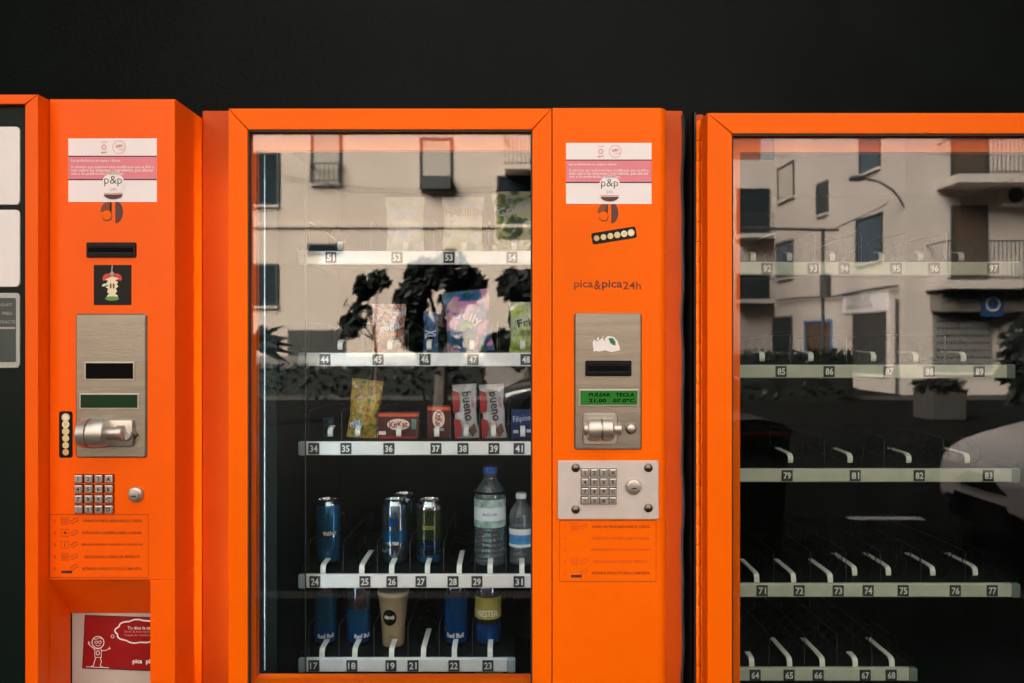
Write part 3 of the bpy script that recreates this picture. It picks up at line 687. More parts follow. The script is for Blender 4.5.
# ================================================================== PRODUCTS (things of their own, standing on the trays)
ALU = mat('can_aluminium', (.50, .54, .58), .2, 1.)
FB = {}
def foil(name, col, rough=.28, metal=.35):
    return mat(name, col, rough, metal, bump=.12, bscale=30)
BLUECAN = mat('blue_can_print', (.015, .12, .26), .14, .7)
BLUEDK = mat('deep_blue_can_print', (.008, .08, .30), .15, .65)
SILV = mat('silver_can_print', (.16, .22, .28), .12, .9)
GRAPH = mat('dark_can_print', (.012, .025, .04), .14, .7)
OLIVE = mat('olive_can_print', (.035, .05, .02), .16, .6)
YEL = mat('yellow_print', (.34, .30, .07), .4)
RED = mat('red_pack', (.30, .012, .015), .35)
def floor_z(T): return T[1] - .001
def can(px, Y, T, label, group, h, r, bands, texts, rot=0.):
    zb = floor_z(T); t = thing('drink_can', label, 'can', (wx(px, Y), Y, zb), group)
    pr = [(r*.60, .0)]; pr += [(r*.78, .001), (r*.97, .009), (r, .013)]
    zz = .013; body = h-.013-.016
    for fr, m in bands:
        pr[-1] = (pr[-1][0], pr[-1][1], m); zz2 = zz+body*fr
        pr.append((r, zz2)); zz = zz2
    m_ = bands[-1][1]; pr[-1] = (r, pr[-1][1], m_); pr += [(r*.97, h-.012, ALU), (r*.80, h-.003, ALU), (r*.82, h-.0015, ALU), (r*.82, h, ALU), (r*.76, h, ALU), (r*.74, h-.004, ALU)]
    b = MB(); b.lathe(pr, (0,0,0), ALU, 32); o = local(b, 'can_body', t)
    b = MB(); b.lathe([(.0085,0),(.0085,.0008),(.0045,.0009)], (0,-.004,h-.0036), ALU, 14); b.box(-.004, .004, -.022, -.006, h-.0036, h-.0026, ALU); local(b, 'ring_pull', t)
    if texts:
        b = MB()
        for s, zc, w, hh, m, ro in texts: wrap_text(b, s, 0, zc, r+.0004, m, w, hh, ro)
        local(b, 'lettering', t)
    t.rotation_euler.z = rot
    return t
def wrap_text(b, s, cx, zc, r, m, w, h, ro=0):
    vs, fs, x0, x1, y0, y1 = text_geo(s, .015); kx = w/(x1-x0); kz = h/(y1-y0); out = []
    for v in vs:
        a = (v.x-(x0+x1)/2)*kx; q = (v.y-(y0+y1)/2)*kz
        if ro: a, q = a*math.cos(ro)-q*math.sin(ro), a*math.sin(ro)+q*math.cos(ro)
        th = (a+cx)/r; out.append((r*math.sin(th), -r*math.cos(th), zc+q))
    b.add(out, fs, m)
def bag(px, Y, T, label, cat, w, h, d, m, texts=(), lean=0., roll=0., crimp=.06, seed=0, kind='snack_bag', group=None, ends=None, lift=0.):
    zb = floor_z(T)+lift; t = thing(kind, label, cat, (wx(px, Y), Y, zb), group)
    nx, nz = 18, 24; vs = []; fs = []
    for side in (-1, 1):
        for j in range(nz+1):
            v = j/nz
            for i in range(nx+1):
                u = i/nx
                e = min(1, max(0, (v-crimp)/(.5-crimp))) if v < .5 else min(1, max(0, (1-crimp-v)/(.5-crimp)))
                th = d/2*(math.sin(PI*u)**.55)*(math.sin(PI/2*e)**.7)
                nn = noise.noise(Vector((u*4+seed, v*5, seed*1.7)))*.012*min(1, e*2+.25) + noise.noise(Vector((u*11+seed, v*12, 3)))*.004
                pinch = 1-.09*math.sin(PI/2*e)
                vs.append(((u-.5)*w*pinch + nn*.35, side*(th + nn*.5*(1 if 0 < i < nx else 0)) , v*h))
    n1 = (nx+1)*(nz+1)
    for j in range(nz):
        for i in range(nx):
            a = j*(nx+1)+i; fs.append((a, a+1, a+nx+2, a+nx+1)); fs.append((n1+a, n1+a+nx+1, n1+a+nx+2, n1+a+1))
    for j in range(nz):
        a = j*(nx+1); fs.append((a, a+nx+1, n1+a+nx+1, n1+a)); a += nx; fs.append((a, n1+a, n1+a+nx+1, a+nx+1))
    for i in range(nx):
        fs.append((i, n1+i, n1+i+1, i+1)); a = nz*(nx+1)+i; fs.append((a, a+1, n1+a+1, n1+a))
    Mx = Matrix.Rotation(roll, 4, 'Y') @ Matrix.Rotation(lean, 4, 'X')
    b = MB(); b.add(vs, fs, m, True, Mx); local(b, 'wrapper', t)
    b = MB()
    for k in range(2):
        z0 = 0 if k == 0 else h*(1-crimp)
        for q in range(3): b.box(-w*.48, w*.48, -.0016, .0016, z0+h*crimp*(.2+.25*q), z0+h*crimp*(.3+.25*q), ends or m, M=Mx)
    local(b, 'crimped_seal', t)
    if texts:
        b = MB()
        for s, fx, fz, ww, hh, mm, ro in texts:
            vs_, fs_, x0, x1, y0, y1 = text_geo(s, .02); kx = ww/(x1-x0); kz = hh/(y1-y0); out = []
            for v in vs_:
                a = (v.x-(x0+x1)/2)*kx; q = (v.y-(y0+y1)/2)*kz
                a, q = a*math.cos(ro)-q*math.sin(ro)+fx*w, a*math.sin(ro)+q*math.cos(ro)+fz*h
                u = a/w+.5; vv = q/h; e = min(1, max(0, (vv-crimp)/(.5-crimp))) if vv < .5 else min(1, max(0, (1-crimp-vv)/(.5-crimp)))
                th = d/2*(max(0.01, math.sin(PI*min(max(u,0.02),.98)))**.55)*(max(.001, math.sin(PI/2*e))**.7)
                out.append((a, -th-.0062, q))
            b.add(out, fs_, mm, False, Mx)
        local(b, 'lettering', t)
    return t
def carton(px, Y, T, label, w, h, d, m, shapes, lean=0., group=None, cat='snack box'):
    zb = floor_z(T); t = thing('snack_box', label, cat, (wx(px, Y), Y, zb), group)
    b = MB(); b.box(-w/2, w/2, -d/2, d/2, 0, h, m, .0015); local(b, 'carton', t)
    b = MB(); shapes(b, -d/2-.0006); local(b, 'printed_front', t)
    return t
def bottle(px, Y, T, label, h, r, cap, lab, ribs, group=None):
    zb = floor_z(T); t = thing('water_bottle', label, 'bottle', (wx(px, Y), Y, zb), group)
    sh = h*.74; pr = [(r*.45, .004), (r*.75, 0), (r*.95, .006), (r*.97, .014)]
    n = ribs; z = .014
    for i in range(n):
        z0 = .016+(h*.44-.016)*i/n; dz = (h*.44-.016)/n
        pr += [(r*.97, z0), (r*.90, z0+dz*.25), (r*.97, z0+dz*.5), (r*1.0, z0+dz*.75)]
    pr += [(r, h*.45), (r*.985, h*.46), (r*.985, h*.66), (r, h*.67), (r*.99, h*.70), (r*.88, h*.76), (r*.66, h*.82), (r*.44, h*.87), (r*.38, h*.885), (r*.38, h*.90), (r*.46, h*.905), (r*.46, h*.912), (r*.36, h*.918), (r*.36, h*.94)]
    b = MB(); b.lathe(pr, (0,0,0), PET, 32); local(b, 'bottle_body', t)
    wi = [(q[0]*.93, q[1]+.001) for q in pr if q[1] < h*.80]
    b = MB(); b.lathe(wi, (0,0,0), WATER, 24); local(b, 'water', t)
    b = MB(); c0 = h*.925; rr = r*.42
    b.lathe([(rr, c0), (rr, c0+.002), (rr*.98, h-.001), (rr*.9, h), (.0005, h)], (0,0,0), cap, 24)
    for k in range(24):
        a = 2*PI*k/24; b.box(-.0006,.0006,-rr-.0006,-rr+.0004,c0+.003,h-.003,cap, M=Matrix.Rotation(a,4,'Z'))
    local(b, 'bottle_cap', t)
    b = MB()
    for z0, z1, m, *q in lab: b.lathe([(r*1.005, h*z0), (r*1.005, h*z1)], (0,0,0), m, 32, cap=False)
    o = local(b, 'paper_label', t)
    b = MB()
    wrap_text(b, 'AGUA', 0, h*(lab[1][0]+lab[1][1])/2, r*1.005+.0006, mat('label_blue_text', (.05,.12,.35), .5), r*1.0, h*.028)
    local(b, 'lettering', t)
    return t
WATER = glassmat('water_tint', 1.33, (.66, .82, .86), .02, .05)
LABW = mat('bottle_label_pale', (.62,.68,.72), .45); LABB = mat('bottle_label_blue', (.05,.22,.50), .4); LABG = mat('bottle_label_mountain', (.30,.42,.40), .45, var=.5, scale=60)
CAPB = mat('blue_cap', (.01,.10,.42), .35); CAPW = mat('white_cap', (.65,.70,.74), .4)
W = WPRINT
# --- fourth tray: tall cans and two bottles
YP = 2.05
can(328, YP, T4, 'tall steel-blue drink can with silver stripe, leftmost on the second-lowest tray', None, .167, .033, [(.45, BLUECAN), (.08, SILV), (.47, BLUECAN)], [('ENERGY', .085, .034, .010, W, 0)], .4)
can(395, YP, T4, 'tall silver and blue drink can, front one above number 26', None, .167, .033, [(.35, SILV), (.22, BLUECAN), (.43, SILV)], [('M', .115, .022, .026, BLUEDK, 0), ('ULTRA', .060, .030, .009, W, 0)])
can(404, YP+.075, T4, 'tall drink can standing close behind the silver and blue one', None, .167, .033, [(1, SILV)], None)
can(429.5, YP, T4, 'tall dark can with an olive panel, standing above number 27', None, .167, .033, [(.12, BLUECAN), (.28, GRAPH), (.55, OLIVE), (.05, ALU)], [('GREEN', .10, .032, .010, YEL, 0), ('ENERGY', .052, .036, .008, BLUEDK, 0)])
bottle(490, YP, T4, 'large water bottle with blue cap and pale label', .252, .0405, CAPB, [(.40, .47, LABG), (.47, .60, LABW), (.60, .68, LABG), (.735, .755, BLACKM)], 7)
bottle(521, YP, T4, 'small water bottle with white cap and blue label, at the right edge of the glass', .183, .031, CAPW, [(.27, .31, LABW), (.31, .44, LABB), (.44, .52, LABW)], 4)
# --- fifth tray
can(325, YP, T5, 'bright blue energy drink can with silver side, leftmost on the lowest tray', None, .166, .031, [(.30, BLUEDK), (.60, BLUECAN), (.10, SILV)], [('RED', .028, .018, .009, RED, 0), ('BULL', .028, .0, .0, RED, 0)][:0] + [('Red Bull', .030, .042, .011, W, 0)], .3)
can(359, YP, T5, 'blue can with a grey upper side, second from left on the lowest tray', None, .166, .031, [(.30, BLUEDK), (.30, BLUECAN), (.40, SILV)], [('Red Bull', .030, .042, .011, W, 0)], .5)
t = thing('coffee_cup', 'tan chilled coffee cup with a round black badge, on the lowest tray', 'cup', (wx(393.5, YP), YP, floor_z(T5)))
TAN = mat('coffee_tan', (.30, .22, .13), .45, var=.08, scale=20)
b = MB(); b.lathe([(.026,0),(.028,.002),(.030,.05),(.035,.10),(.0385,.128),(.0395,.130),(.0395,.134),(.037,.135),(.0005,.136)], (0,0,0), TAN, 32); local(b, 'cup_body', t)
b = MB(); b.lathe([(.0402,.130),(.0408,.132),(.0408,.139),(.037,.141),(.036,.138),(.0005,.138)], (0,0,0), mat('cup_lid_pale', (.55,.47,.36), .4), 32); local(b, 'cup_lid', t)
b = MB(); vs = [(0,0)] + [(.019*math.cos(a*PI/12), .021*math.sin(a*PI/12)) for a in range(24)]
o = []
for a_, q in vs: rr = .0305+.00008*0+.055*(max(0,.078+q-.05))*1.35+.0012; th = (a_-.006)/rr; o.append((rr*math.sin(th), -rr*math.cos(th), .078+q))
b.add(o, [(0, i, i % 24+1) for i in range(1, 25)], BLACKM)
wrap_text(b, 'NINO', -.006, .078, .0345, W, .025, .008); wrap_text(b, 'latte', .004, .030, .0308, mat('coffee_brown', (.18,.10,.05), .5), .022, .009); local(b, 'round_badge', t)
can(456, YP, T5, 'blue can with bright side stripe, between the empty lane and the yellow tea can', None, .166, .031, [(.24, BLUEDK), (.64, BLUEDK), (.12, SILV)], [('Red Bull', .032, .046, .012, W, 0), ('O', .105, .026, .034, BLUECAN, 0)])
can(488, YP, T5, 'yellow-topped blue iced tea can, rightmost on the lowest tray', None, .166, .034, [(.34, BLUEDK), (.10, OLIVE), (.40, YEL), (.16, SILV)], [('NESTEA', .088, .056, .016, W, 0)])
# --- third tray: snacks
multi = rampmat('gummy_print', [(.02,.08,.04),(.32,.22,.02),(.40,.28,.04),(.22,.05,.02),(.42,.33,.09)], 45)
bag(362, 2.03, T3, 'yellow patterned sweets bag leaning in its coil, leftmost snack on the middle tray', 'snack bag', .080, .150, .030, multi, [('mix', -.22, .26, .030, .022, mat('pale_blue_print', (.45,.62,.80), .5), .5)], roll=.10, seed=2)
DB = mat('dark_blue_wrap', (.01,.03,.06), .3)
bag(328.5, 2.05, T3, 'small dark blue packet at the left end of the middle tray', 'snack packet', .030, .052, .014, DB, seed=9, kind='snack_packet')
CREAMR = mat('cream_oval', (.80,.62,.55), .5)
def kk(b, y):
    b.rect(-.051, .051, .056, .064, y, mat('orange_red_stripe', (.60,.07,.02), .4)); b.rect(-.046, .046, .0, .006, y, RED)
    b.disc(0, .036, .0145, y-.0003, CREAMR, 24, rx=.0285); b.text('KitKat', 0, .036, y-.0006, RED, w=.046, h=.016, bold=.03, rot=.05)
    b.rect(.033, .045, .024, .050, y-.0003, mat('teal_print', (.10,.20,.19), .5)); b.rect(-.050, -.032, .010, .019, y-.0003, CREAMR)
KR = mat('dark_red_wrap', (.075,.008,.010), .3)
carton(399, 2.03, T3, 'wide dark red wafer bar box with pale oval, above number 36', .105, .068, .02, KR, kk)
def k2(b, y):
    b.rect(-.028, .030, .072, .080, y, MATS['orange_red_stripe']); b.disc(0, .050, .023, y-.0003, CREAMR, 22, rx=.0155)
    b.text('KitKat', 0, .050, y-.0006, RED, w=.040, h=.017, bold=.03, rot=-PI/2); b.rect(-.013, .013, .020, .027, y-.0003, mat('pale_teal_print', (.40,.47,.45), .5))
carton(439, 2.03, T3, 'narrow dark red wafer box with upright oval and orange edge, above number 37', .058, .084, .02, KR, k2)
BW = rampmat('bueno_foil', [(.45,.43,.45),(.50,.48,.50),(.32,.31,.33)], 20, rough=.25)
def bueno(px, label, seed):
    t = bag(px, 2.03, T3, label, 'chocolate bar', .062, .138, .026, BW, [('bueno', .12, .60, .074, .024, DARKT, -PI/2+.08), ('Kinder', .33, .66, .026, .008, RED, -PI/2+.08)], roll=-.06, seed=seed, kind='chocolate_bar', group=None)
    b = MB(); Mx = Matrix.Rotation(-.06, 4, 'Y')
    for cz, hh in ((.095, .030), (.028, .026)):
        P = [(-.031,cz-hh),(-.016,cz-hh*.8),(-.012,cz),(-.015,cz+hh*.8),(-.031,cz+hh)]
        b.add([(p[0], -.0135-(p[0]+.031)*.15, p[1]) for p in P], [(0,1,2,3,4)], RED, False, Mx)
    P = [(.004,.022),(.020,.040),(.026,.018),(.014,.004)]
    b.add([(p[0], -.0165, p[1]) for p in P], [(0,1,2,3)], mat('chocolate_print', (.10,.045,.02), .4), False, Mx)
    local(b, 'red_print_patch', t)
bueno(467.5, 'white and red chocolate bar, left one of the two upright bars', 4)
bueno(494.5, 'white and red chocolate bar, right one of the two upright bars', 5)
NB = mat('navy_pack', (.012,.025,.11), .35)
def nv(b, y):
    b.text('Filipinos', 0, .050, y-.0003, mat('pale_print', (.55,.62,.75), .5), w=.050, h=.020, rot=.12); b.rect(-.025, -.012, .014, .022, y-.0003, MATS['pale_print']); b.rect(.008, .024, .016, .024, y-.0003, MATS['pale_print'])
carton(523, 2.03, T3, 'navy blue biscuit pack with pale script, rightmost on the middle tray', .060, .074, .02, NB, nv)
# --- second tray
g2 = rampmat('sweets_print_warm', [(.12,.10,.08),(.55,.16,.10),(.10,.07,.06),(.50,.40,.42),(.35,.08,.06),(.50,.30,.06)], 30)
bag(389, 2.05, T2, 'faded pink and orange sweets bag above number 45', 'snack bag', .088, .125, .035, g2, [('gomi', .05, .5, .05, .02, mat('lilac_print', (.60,.60,.80), .5), .15)], seed=11)
g3 = rampmat('dark_blue_packet_print', [(.01,.02,.05),(.03,.09,.22),(.06,.12,.20)], 35)
bag(431, 2.05, T2, 'slim dark blue upright packet above number 46', 'snack packet', .040, .105, .022, g3, [('XL', 0, .45, .022, .028, MATS['pale_print'], -PI/2)], seed=13, kind='snack_packet')
g4 = rampmat('blue_pink_bag_print', [(.02,.25,.04),(.01,.06,.16),(.02,.14,.32),(.03,.10,.25),(.60,.22,.42),(.55,.28,.50),(.50,.34,.10)], 18, dist=.6)
bag(471, 2.05, T2, 'large blue and pink sweets bag with green corner, above number 47', 'snack bag', .122, .160, .045, g4, [('Jelly', .05, .55, .065, .03, mat('pale_pink_print', (.75,.50,.66), .5), -.5)], seed=15, roll=-.10)
g5 = rampmat('green_white_bag_print', [(.10,.16,.03),(.45,.55,.08),(.60,.62,.50),(.30,.40,.10)], 26)
bag(526, 2.05, T2, 'green and white snack bag above number 48, at the glass edge', 'snack bag', .085, .130, .035, g5, [('Frit', .0, .6, .045, .02, DARKT, .2)], seed=17)
# --- first tray
g6 = rampmat('pale_bag_print', [(.50,.52,.58),(.62,.62,.62),(.58,.50,.32),(.50,.55,.62)], 24)
bag(405, 2.05, T1, 'pale silvery sweets bag, left one of the two pale bags on the top tray', 'snack bag', .100, .150, .04, g6, [('GOLD', 0, .7, .06, .018, MATS['pale_blue_print'], 0)], seed=21)
g7 = rampmat('pale_bag_print_gold', [(.60,.58,.50),(.62,.52,.28),(.60,.60,.60),(.50,.40,.24)], 24)
bag(463, 2.05, T1, 'pale golden gummy bag, right one of the two pale bags on the top tray', 'snack bag', .108, .150, .04, g7, [('HARIBO', 0, .72, .085, .022, mat('gold_print', (.50,.32,.10), .5), 0)], seed=23)
g8 = rampmat('green_chips_print', [(.02,.04,.01),(.08,.14,.02),(.75,.66,.28),(.80,.76,.50),(.08,.18,.02),(.62,.55,.08)], 16, dist=.4)
bag(518, 2.05, T1, 'green and cream crisps bag with white script, at the right end of the top tray', 'snack bag', .135, .165, .05, g8, [('Crujix', -.08, .68, .085, .030, W, .25)], seed=25)
# --- packets lying in the delivery bin under the lowest tray
for px, col, lb, w in ((330, (.30,.05,.04), 'dark red packet in the bin under number 17', .05), (356, (.50,.06,.04), 'bright red packet in the bin under number 18', .055), (397, (.28,.03,.03), 'thin dark red packet in the bin under the coffee cup', .06), (489, (.60,.50,.04), 'yellow packet in the bin under the tea can', .075)):
    zt = wz(674 if w < .07 else 670, 2.06)
    T_ = (None, .4525)
    bag(px, 2.06, T_, lb, 'snack packet', w, zt-.452, .05, mat('bin_packet_%d' % px, col, .35), seed=px, kind='snack_packet')
# ================================================================== PLACE: wall, pavement, street, houses across the street
def st(name, b, kind='structure'):
    o = b.build(name); o['kind'] = kind; return o
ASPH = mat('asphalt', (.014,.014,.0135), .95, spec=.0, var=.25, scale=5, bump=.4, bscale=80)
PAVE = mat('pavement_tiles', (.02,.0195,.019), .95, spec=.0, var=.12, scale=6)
CURB = mat('kerb_stone', (.09,.085,.08), .85, spec=.1, var=.1, scale=6)
b = MB(); b.box(-12, 12, 2.46, 2.9, 0, 11, WALLM); st('wall_back', b)
b = MB(); b.box(-2.15, -1.75, .56, 2.46, 0, 5.6, WALLM); st('wall_blocker_left', b)  # unseen pier added to cut sidelight on the orange side faces
b = MB(); b.box(1.78, 2.2, .56, 2.46, 0, 5.6, WALLM); st('wall_blocker_right', b)  # matching unseen pier, added to block light from the right
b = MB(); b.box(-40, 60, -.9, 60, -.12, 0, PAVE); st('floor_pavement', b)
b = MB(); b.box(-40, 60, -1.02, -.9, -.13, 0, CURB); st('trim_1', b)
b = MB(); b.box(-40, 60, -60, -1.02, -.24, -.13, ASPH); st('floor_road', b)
RD = -.13
b = MB(); b.box(-40, 60, -30, -17.0, RD-.05, RD+.004, PAVE); b.build('floor_far_pavement')['kind'] = 'structure'
b = MB(); b.box(-40, 60, -17.0, -16.88, RD-.05, RD+.10, CURB); st('trim_2', b)
PT = mat('road_paint', (.62,.62,.58), .7)
def V(px, Yv): return (px-512)/F*Yv           # sideways position of something mirrored in the glass
def Zv(py, Yv): return EYE-(py-341.5)/F*Yv
YM = 2*YG
def RY(Yv): return YM-Yv
b = MB(); b.box(V(873,6.2), V(873,6.2)+.62, RY(6.70), RY(6.60), RD, RD+.004, PT); tag(b.build('lane_dash'), 'single short white dash painted on the asphalt', 'road marking')
FAC = mat('cream_render', (.66,.545,.455), .85, var=.06, scale=.6)
FACL = mat('white_render', (.60,.525,.475), .85, var=.06, scale=.6)
FACD = mat('reddish_render', (.30,.12,.08), .85, var=.1, scale=1)
FRAMEW = mat('window_frame_dark', (.05,.05,.05), .5)
DOORB = mat('brown_shutter', (.10,.065,.045), .6)
BLUEF = mat('blue_painted_frame', (.10,.20,.38), .5)
METG = mat('roller_shutter', (.06,.058,.055), .5, var=.1, scale=20)
IRON = mat('iron_railing', (.05,.055,.055), .5)
def part_box(parent, name, m, *boxes, extra=None, M=None):
    b = MB()
    for q in boxes: b.box(*q, m, M=M)
    return b.build(name, parent)
def window(parent, M, u0, u1, z0, z1, glass=WINGL, frame=FRAMEW, sill=True, bars=0, name='window'):
    """in the facade's own frame: u along, +Y out of the wall (towards viewer), z up"""
    b = MB(); t = .07
    b.box(u0-t, u1+t, 0, .05, z1, z1+t, frame, M=M); b.box(u0-t, u1+t, 0, .09 if sill else .05, z0-t, z0, frame if not sill else FACL, M=M)
    b.box(u0-t, u0, 0, .05, z0, z1, frame, M=M); b.box(u1, u1+t, 0, .05, z0, z1, frame, M=M)
    o = b.build(name, parent)
    b = MB(); b.box(u0, u1, .005, .02, z0, z1, glass, M=M); b.build('window_pane', o)
    return o
def railing(parent, M, u0, u1, z0, h, out, step=.12, m=IRON):
    b = MB(); b.box(u0, u1, out-.03, out, z0+h-.04, z0+h, m, M=M); b.box(u0, u1, out-.03, out, z0+.05, z0+.08, m, M=M)
    n = int((u1-u0)/step)
    for i in range(n+1): b.box(u0+i*(u1-u0)/n-.010, u0+i*(u1-u0)/n+.010, out-.025, out-.005, z0, z0+h, m, M=M)
    for e in (u0, u1): b.box(e-.02, e+.02, 0, out, z0+h-.04, z0+h, m, M=M)
    b.build('balcony_railing', parent)
# ---- A: long cream house straight across (mirrored in the middle machine)
YA = 24.4; ya = RY(YA)
A = thing('building', 'broad cream house front with small high windows, mirrored in the middle machine', 'building', (0, ya, RD))
MA = Matrix.Translation((0, ya, 0))
a0, a1 = V(60, YA), V(640, YA)
part_box(A, 'wall', FAC, (a0, a1, ya-8, ya, RD, 10.6))
part_box(A, 'cornice', FAC, (a0-.1, a1+.1, ya-.2, ya+.3, 10.6, 10.9))
part_box(A, 'dark_base', mat('grey_plinth', (.22,.2,.18), .8), (a0, a1, ya, ya+.05, RD, .9))
part_box(A, 'string_course', FAC, (a0, a1, ya, ya+.07, Zv(226,YA)-.05, Zv(226,YA)+.05))
pale = mat('curtained_glass', (.50,.45,.38), .25); 
window(A, MA, V(313,YA), V(339,YA), Zv(184,YA), Zv(128,YA), pale)
railing(A, MA, V(312,YA), V(340,YA), Zv(184,YA), .6, .25, .14, IRON)
window(A, MA, V(422,YA), V(450,YA), Zv(190,YA), Zv(140,YA), pale)
part_box(A, 'planter_box', IRON, (V(421,YA), V(451,YA), ya+.05, ya+.35, Zv(190,YA)-.02, Zv(178,YA)))
for (p0, p1, q0, q1) in ((253,277,155,205), (250,276,266,306)):
    window(A, MA, V(p0,YA), V(p1,YA), Zv(q1,YA), Zv(q0,YA))
for (p0, p1, q0, q1) in ((120,145,150,205), (180,205,150,205), (120,150,290,375), (190,215,290,375), (310,339,246,252)):
    window(A, MA, V(p0,YA), V(p1,YA), Zv(q1,YA), Zv(q0,YA), sill=False)
window(A, MA, V(499,YA), V(562,YA), Zv(236,YA), Zv(178,YA), sill=False)
part_box(A, 'balcony_slab', FAC, (V(505,YA), V(600,YA), ya, ya+1.0, Zv(172,YA)-.12, Zv(172,YA)))
railing(A, MA, V(505,YA), V(600,YA), Zv(172,YA), 1.0, .98)
b = MB(); P = [(V(px,YA), ya+.10, Zv(py,YA)) for px, py in ((60,140),(150,150),(262,172),(320,183),(370,189),(430,190),(640,184))]
b.tube(P, .010, IRON, 5); b.build('facade_cable', A)
part_box(A, 'garage_door', METG, (V(288,YA), V(345,YA), ya, ya+.04, RD, Zv(330,YA)))
part_box(A, 'street_door', DOORB, (V(560,YA), V(590,YA), ya, ya+.04, RD, Zv(310,YA)))
# ---- B: right-hand white house: side street front + shop corner (mirrored in the right machine)
YB = 22.0; yb_ = RY(YB)
CX = V(905, YB)
Bd = thing('building', 'white corner house with balconies and a grille window, mirrored in the right machine', 'building', (CX, yb_, RD))
bx1 = V(1024, YB)+9
part_box(Bd, 'wall', FACL, (CX, bx1, yb_-9.8, yb_, RD, 11))
MBd = Matrix.Translation((0, yb_, 0))
def uu(px): return V(px, YB)
for (ztop, zsl) in ((182, 190), (283, 291)):
    z1, z0 = Zv(ztop, YB), Zv(zsl, YB)
    part_box(Bd, 'balcony_slab', FACL, (uu(936 if ztop < 200 else 925), bx1-.5, yb_, yb_+1.1, z0, z1))
    railing(Bd, MBd, uu(938 if ztop < 200 else 927), bx1-.5, z1, 1.05, 1.08, .11)
window(Bd, MBd, uu(953), uu(985), Zv(283,YB), Zv(208,YB), DOORB, sill=False)
window(Bd, MBd, uu(953), uu(985), Zv(182,YB), Zv(112,YB), DOORB, sill=False)
window(Bd, MBd, uu(1040), uu(1070), Zv(283,YB), Zv(208,YB), DOORB, sill=False)
GR = mat('grille_grey', (.22,.21,.20), .6)
o = window(Bd, MBd, uu(935), uu(989), Zv(372,YB), Zv(314,YB), WINGL, GR)
b = MB()
for i in range(13):
    for j in range(8):
        cx_ = uu(935)+(uu(989)-uu(935))*(i+.5)/13; cz_ = Zv(372,YB)+(Zv(314,YB)-Zv(372,YB))*(j+.5)/8
        b.box(cx_-.045, cx_+.045, .06, .075, cz_-.075, cz_+.075, GR, M=MBd)
for i in range(14): b.box(uu(935)+(uu(989)-uu(935))*i/13-.012, uu(935)+(uu(989)-uu(935))*i/13+.012, .055, .08, Zv(372,YB), Zv(314,YB), GR, M=MBd)
b.build('window_grille', o)
part_box(Bd, 'shop_awning', mat('awning_grey', (.20,.18,.15), .7), (uu(930), uu(1060), yb_, yb_+.5, Zv(312,YB), Zv(296,YB)))
b = MB(); b.box(uu(970), uu(991), yb_+.5, yb_+.58, Zv(317,YB), Zv(293,YB), mat('blue_sign', (.02,.07,.20), .4)); 
b.stroke([(uu(980.5)+.18*math.cos(a*PI/6), Zv(305,YB)+.18*math.sin(a*PI/6)) for a in range(12)], .05, 0, WPRINT, True, M=Matrix.Translation((0, yb_+.585, 0))); b.build('hanging_sign', Bd)
b = MB(); b.box(uu(998), uu(1022), yb_, yb_+.35, Zv(207,YB), Zv(188,YB), FACL, .03); b.lathe([(.22,0),(.22,.02)], (uu(1008), yb_+.35, Zv(197,YB)), IRON, 20, 'Y'); b.build('air_conditioner', Bd)
# side front running away along the side street: local u goes from corner (0) to far end
YF = 31.5; FX = V(775, YF); L = math.hypot(FX-CX, (RY(YF)-yb_)); ang = math.atan2(RY(YF)-yb_, FX-CX)
MS = Matrix.Translation((CX, yb_, 0)) @ Matrix.Rotation(ang, 4, 'Z') @ Matrix.Scale(-1, 4, (0,1,0))
def us(px):      # distance along the side front of the point mirrored at photo column px
    dx, dy = (FX-CX)/L, (RY(YF)-yb_)/L; k = (px-512)/F
    return (k*(YM-yb_)-CX)/(dx+k*dy)
def Ys(px): return YM-(yb_+(RY(YF)-yb_)/L*us(px))
if (MS @ Vector((0,1,0)) - MS @ Vector((0,0,0))).x > 0: MS = Matrix.Translation((CX, yb_, 0)) @ Matrix.Rotation(ang, 4, 'Z')
SD = thing('building', 'white rendered house along the side street with shop door and blue doorway', 'building', (FX, RY(YF), RD))
b = MB(); b.box(0.05, L, -.35, 0, RD, 11.6, FACL, M=MS); b.build('wall', SD)
def sw(p0, p1, q0, q1, **k):
    pm = (p0+p1)/2; return window(SD, MS, *sorted((us(p0), us(p1))), Zv(q1, Ys(pm)), Zv(q0, Ys(pm)), **k)
BG = mat('bluish_glass', (.06,.09,.12), .12)
sw(779, 794, 166, 199, glass=pale); sw(818, 828, 184, 214); sw(858, 882, 218, 262, glass=BG); sw(861, 880, 118, 171, glass=BG)
sw(778, 793, 243, 278, glass=BG); sw(774, 792, 318, 352)
sw(806, 832, 322, 372, glass=DOORB, frame=BLUEF, sill=False, name='door'); sw(853, 888, 313, 374, glass=METG, frame=FACL, sill=False, name='shop_door')
b = MB(); z_ = Zv(302, Ys(867)); u0, u1 = sorted((us(845), us(889)))
b.box(u0, u1, .0, .07, z_-.30, z_+.30, WHITE, M=MS)
b.text('TALLER BICIS', (u0+u1)/2+.3, z_+.09, 0, DARKT, w=(u1-u0)*.55, M=MS @ Matrix.Translation((0,.075,0)) @ Matrix.Identity(4))
b.text('MOTO RECANVIS', (u0+u1)/2+.3, z_-.12, 0, DARKT, w=(u1-u0)*.6, M=MS @ Matrix.Translation((0,.075,0)))
b.build('shop_sign', SD)
b = MB(); b.tube([tuple(MS @ Vector((us(p), .12, Zv(q, Ys(p))))) for p, q in ((778,301),(800,298),(840,296),(870,290),(902,286))], .035, IRON, 5)
b.tube([tuple(MS @ Vector((.25, .10, z))) for z in (RD, 1.2, Zv(298,YB))], .04, METG, 6); b.build('wall_pipes', SD)
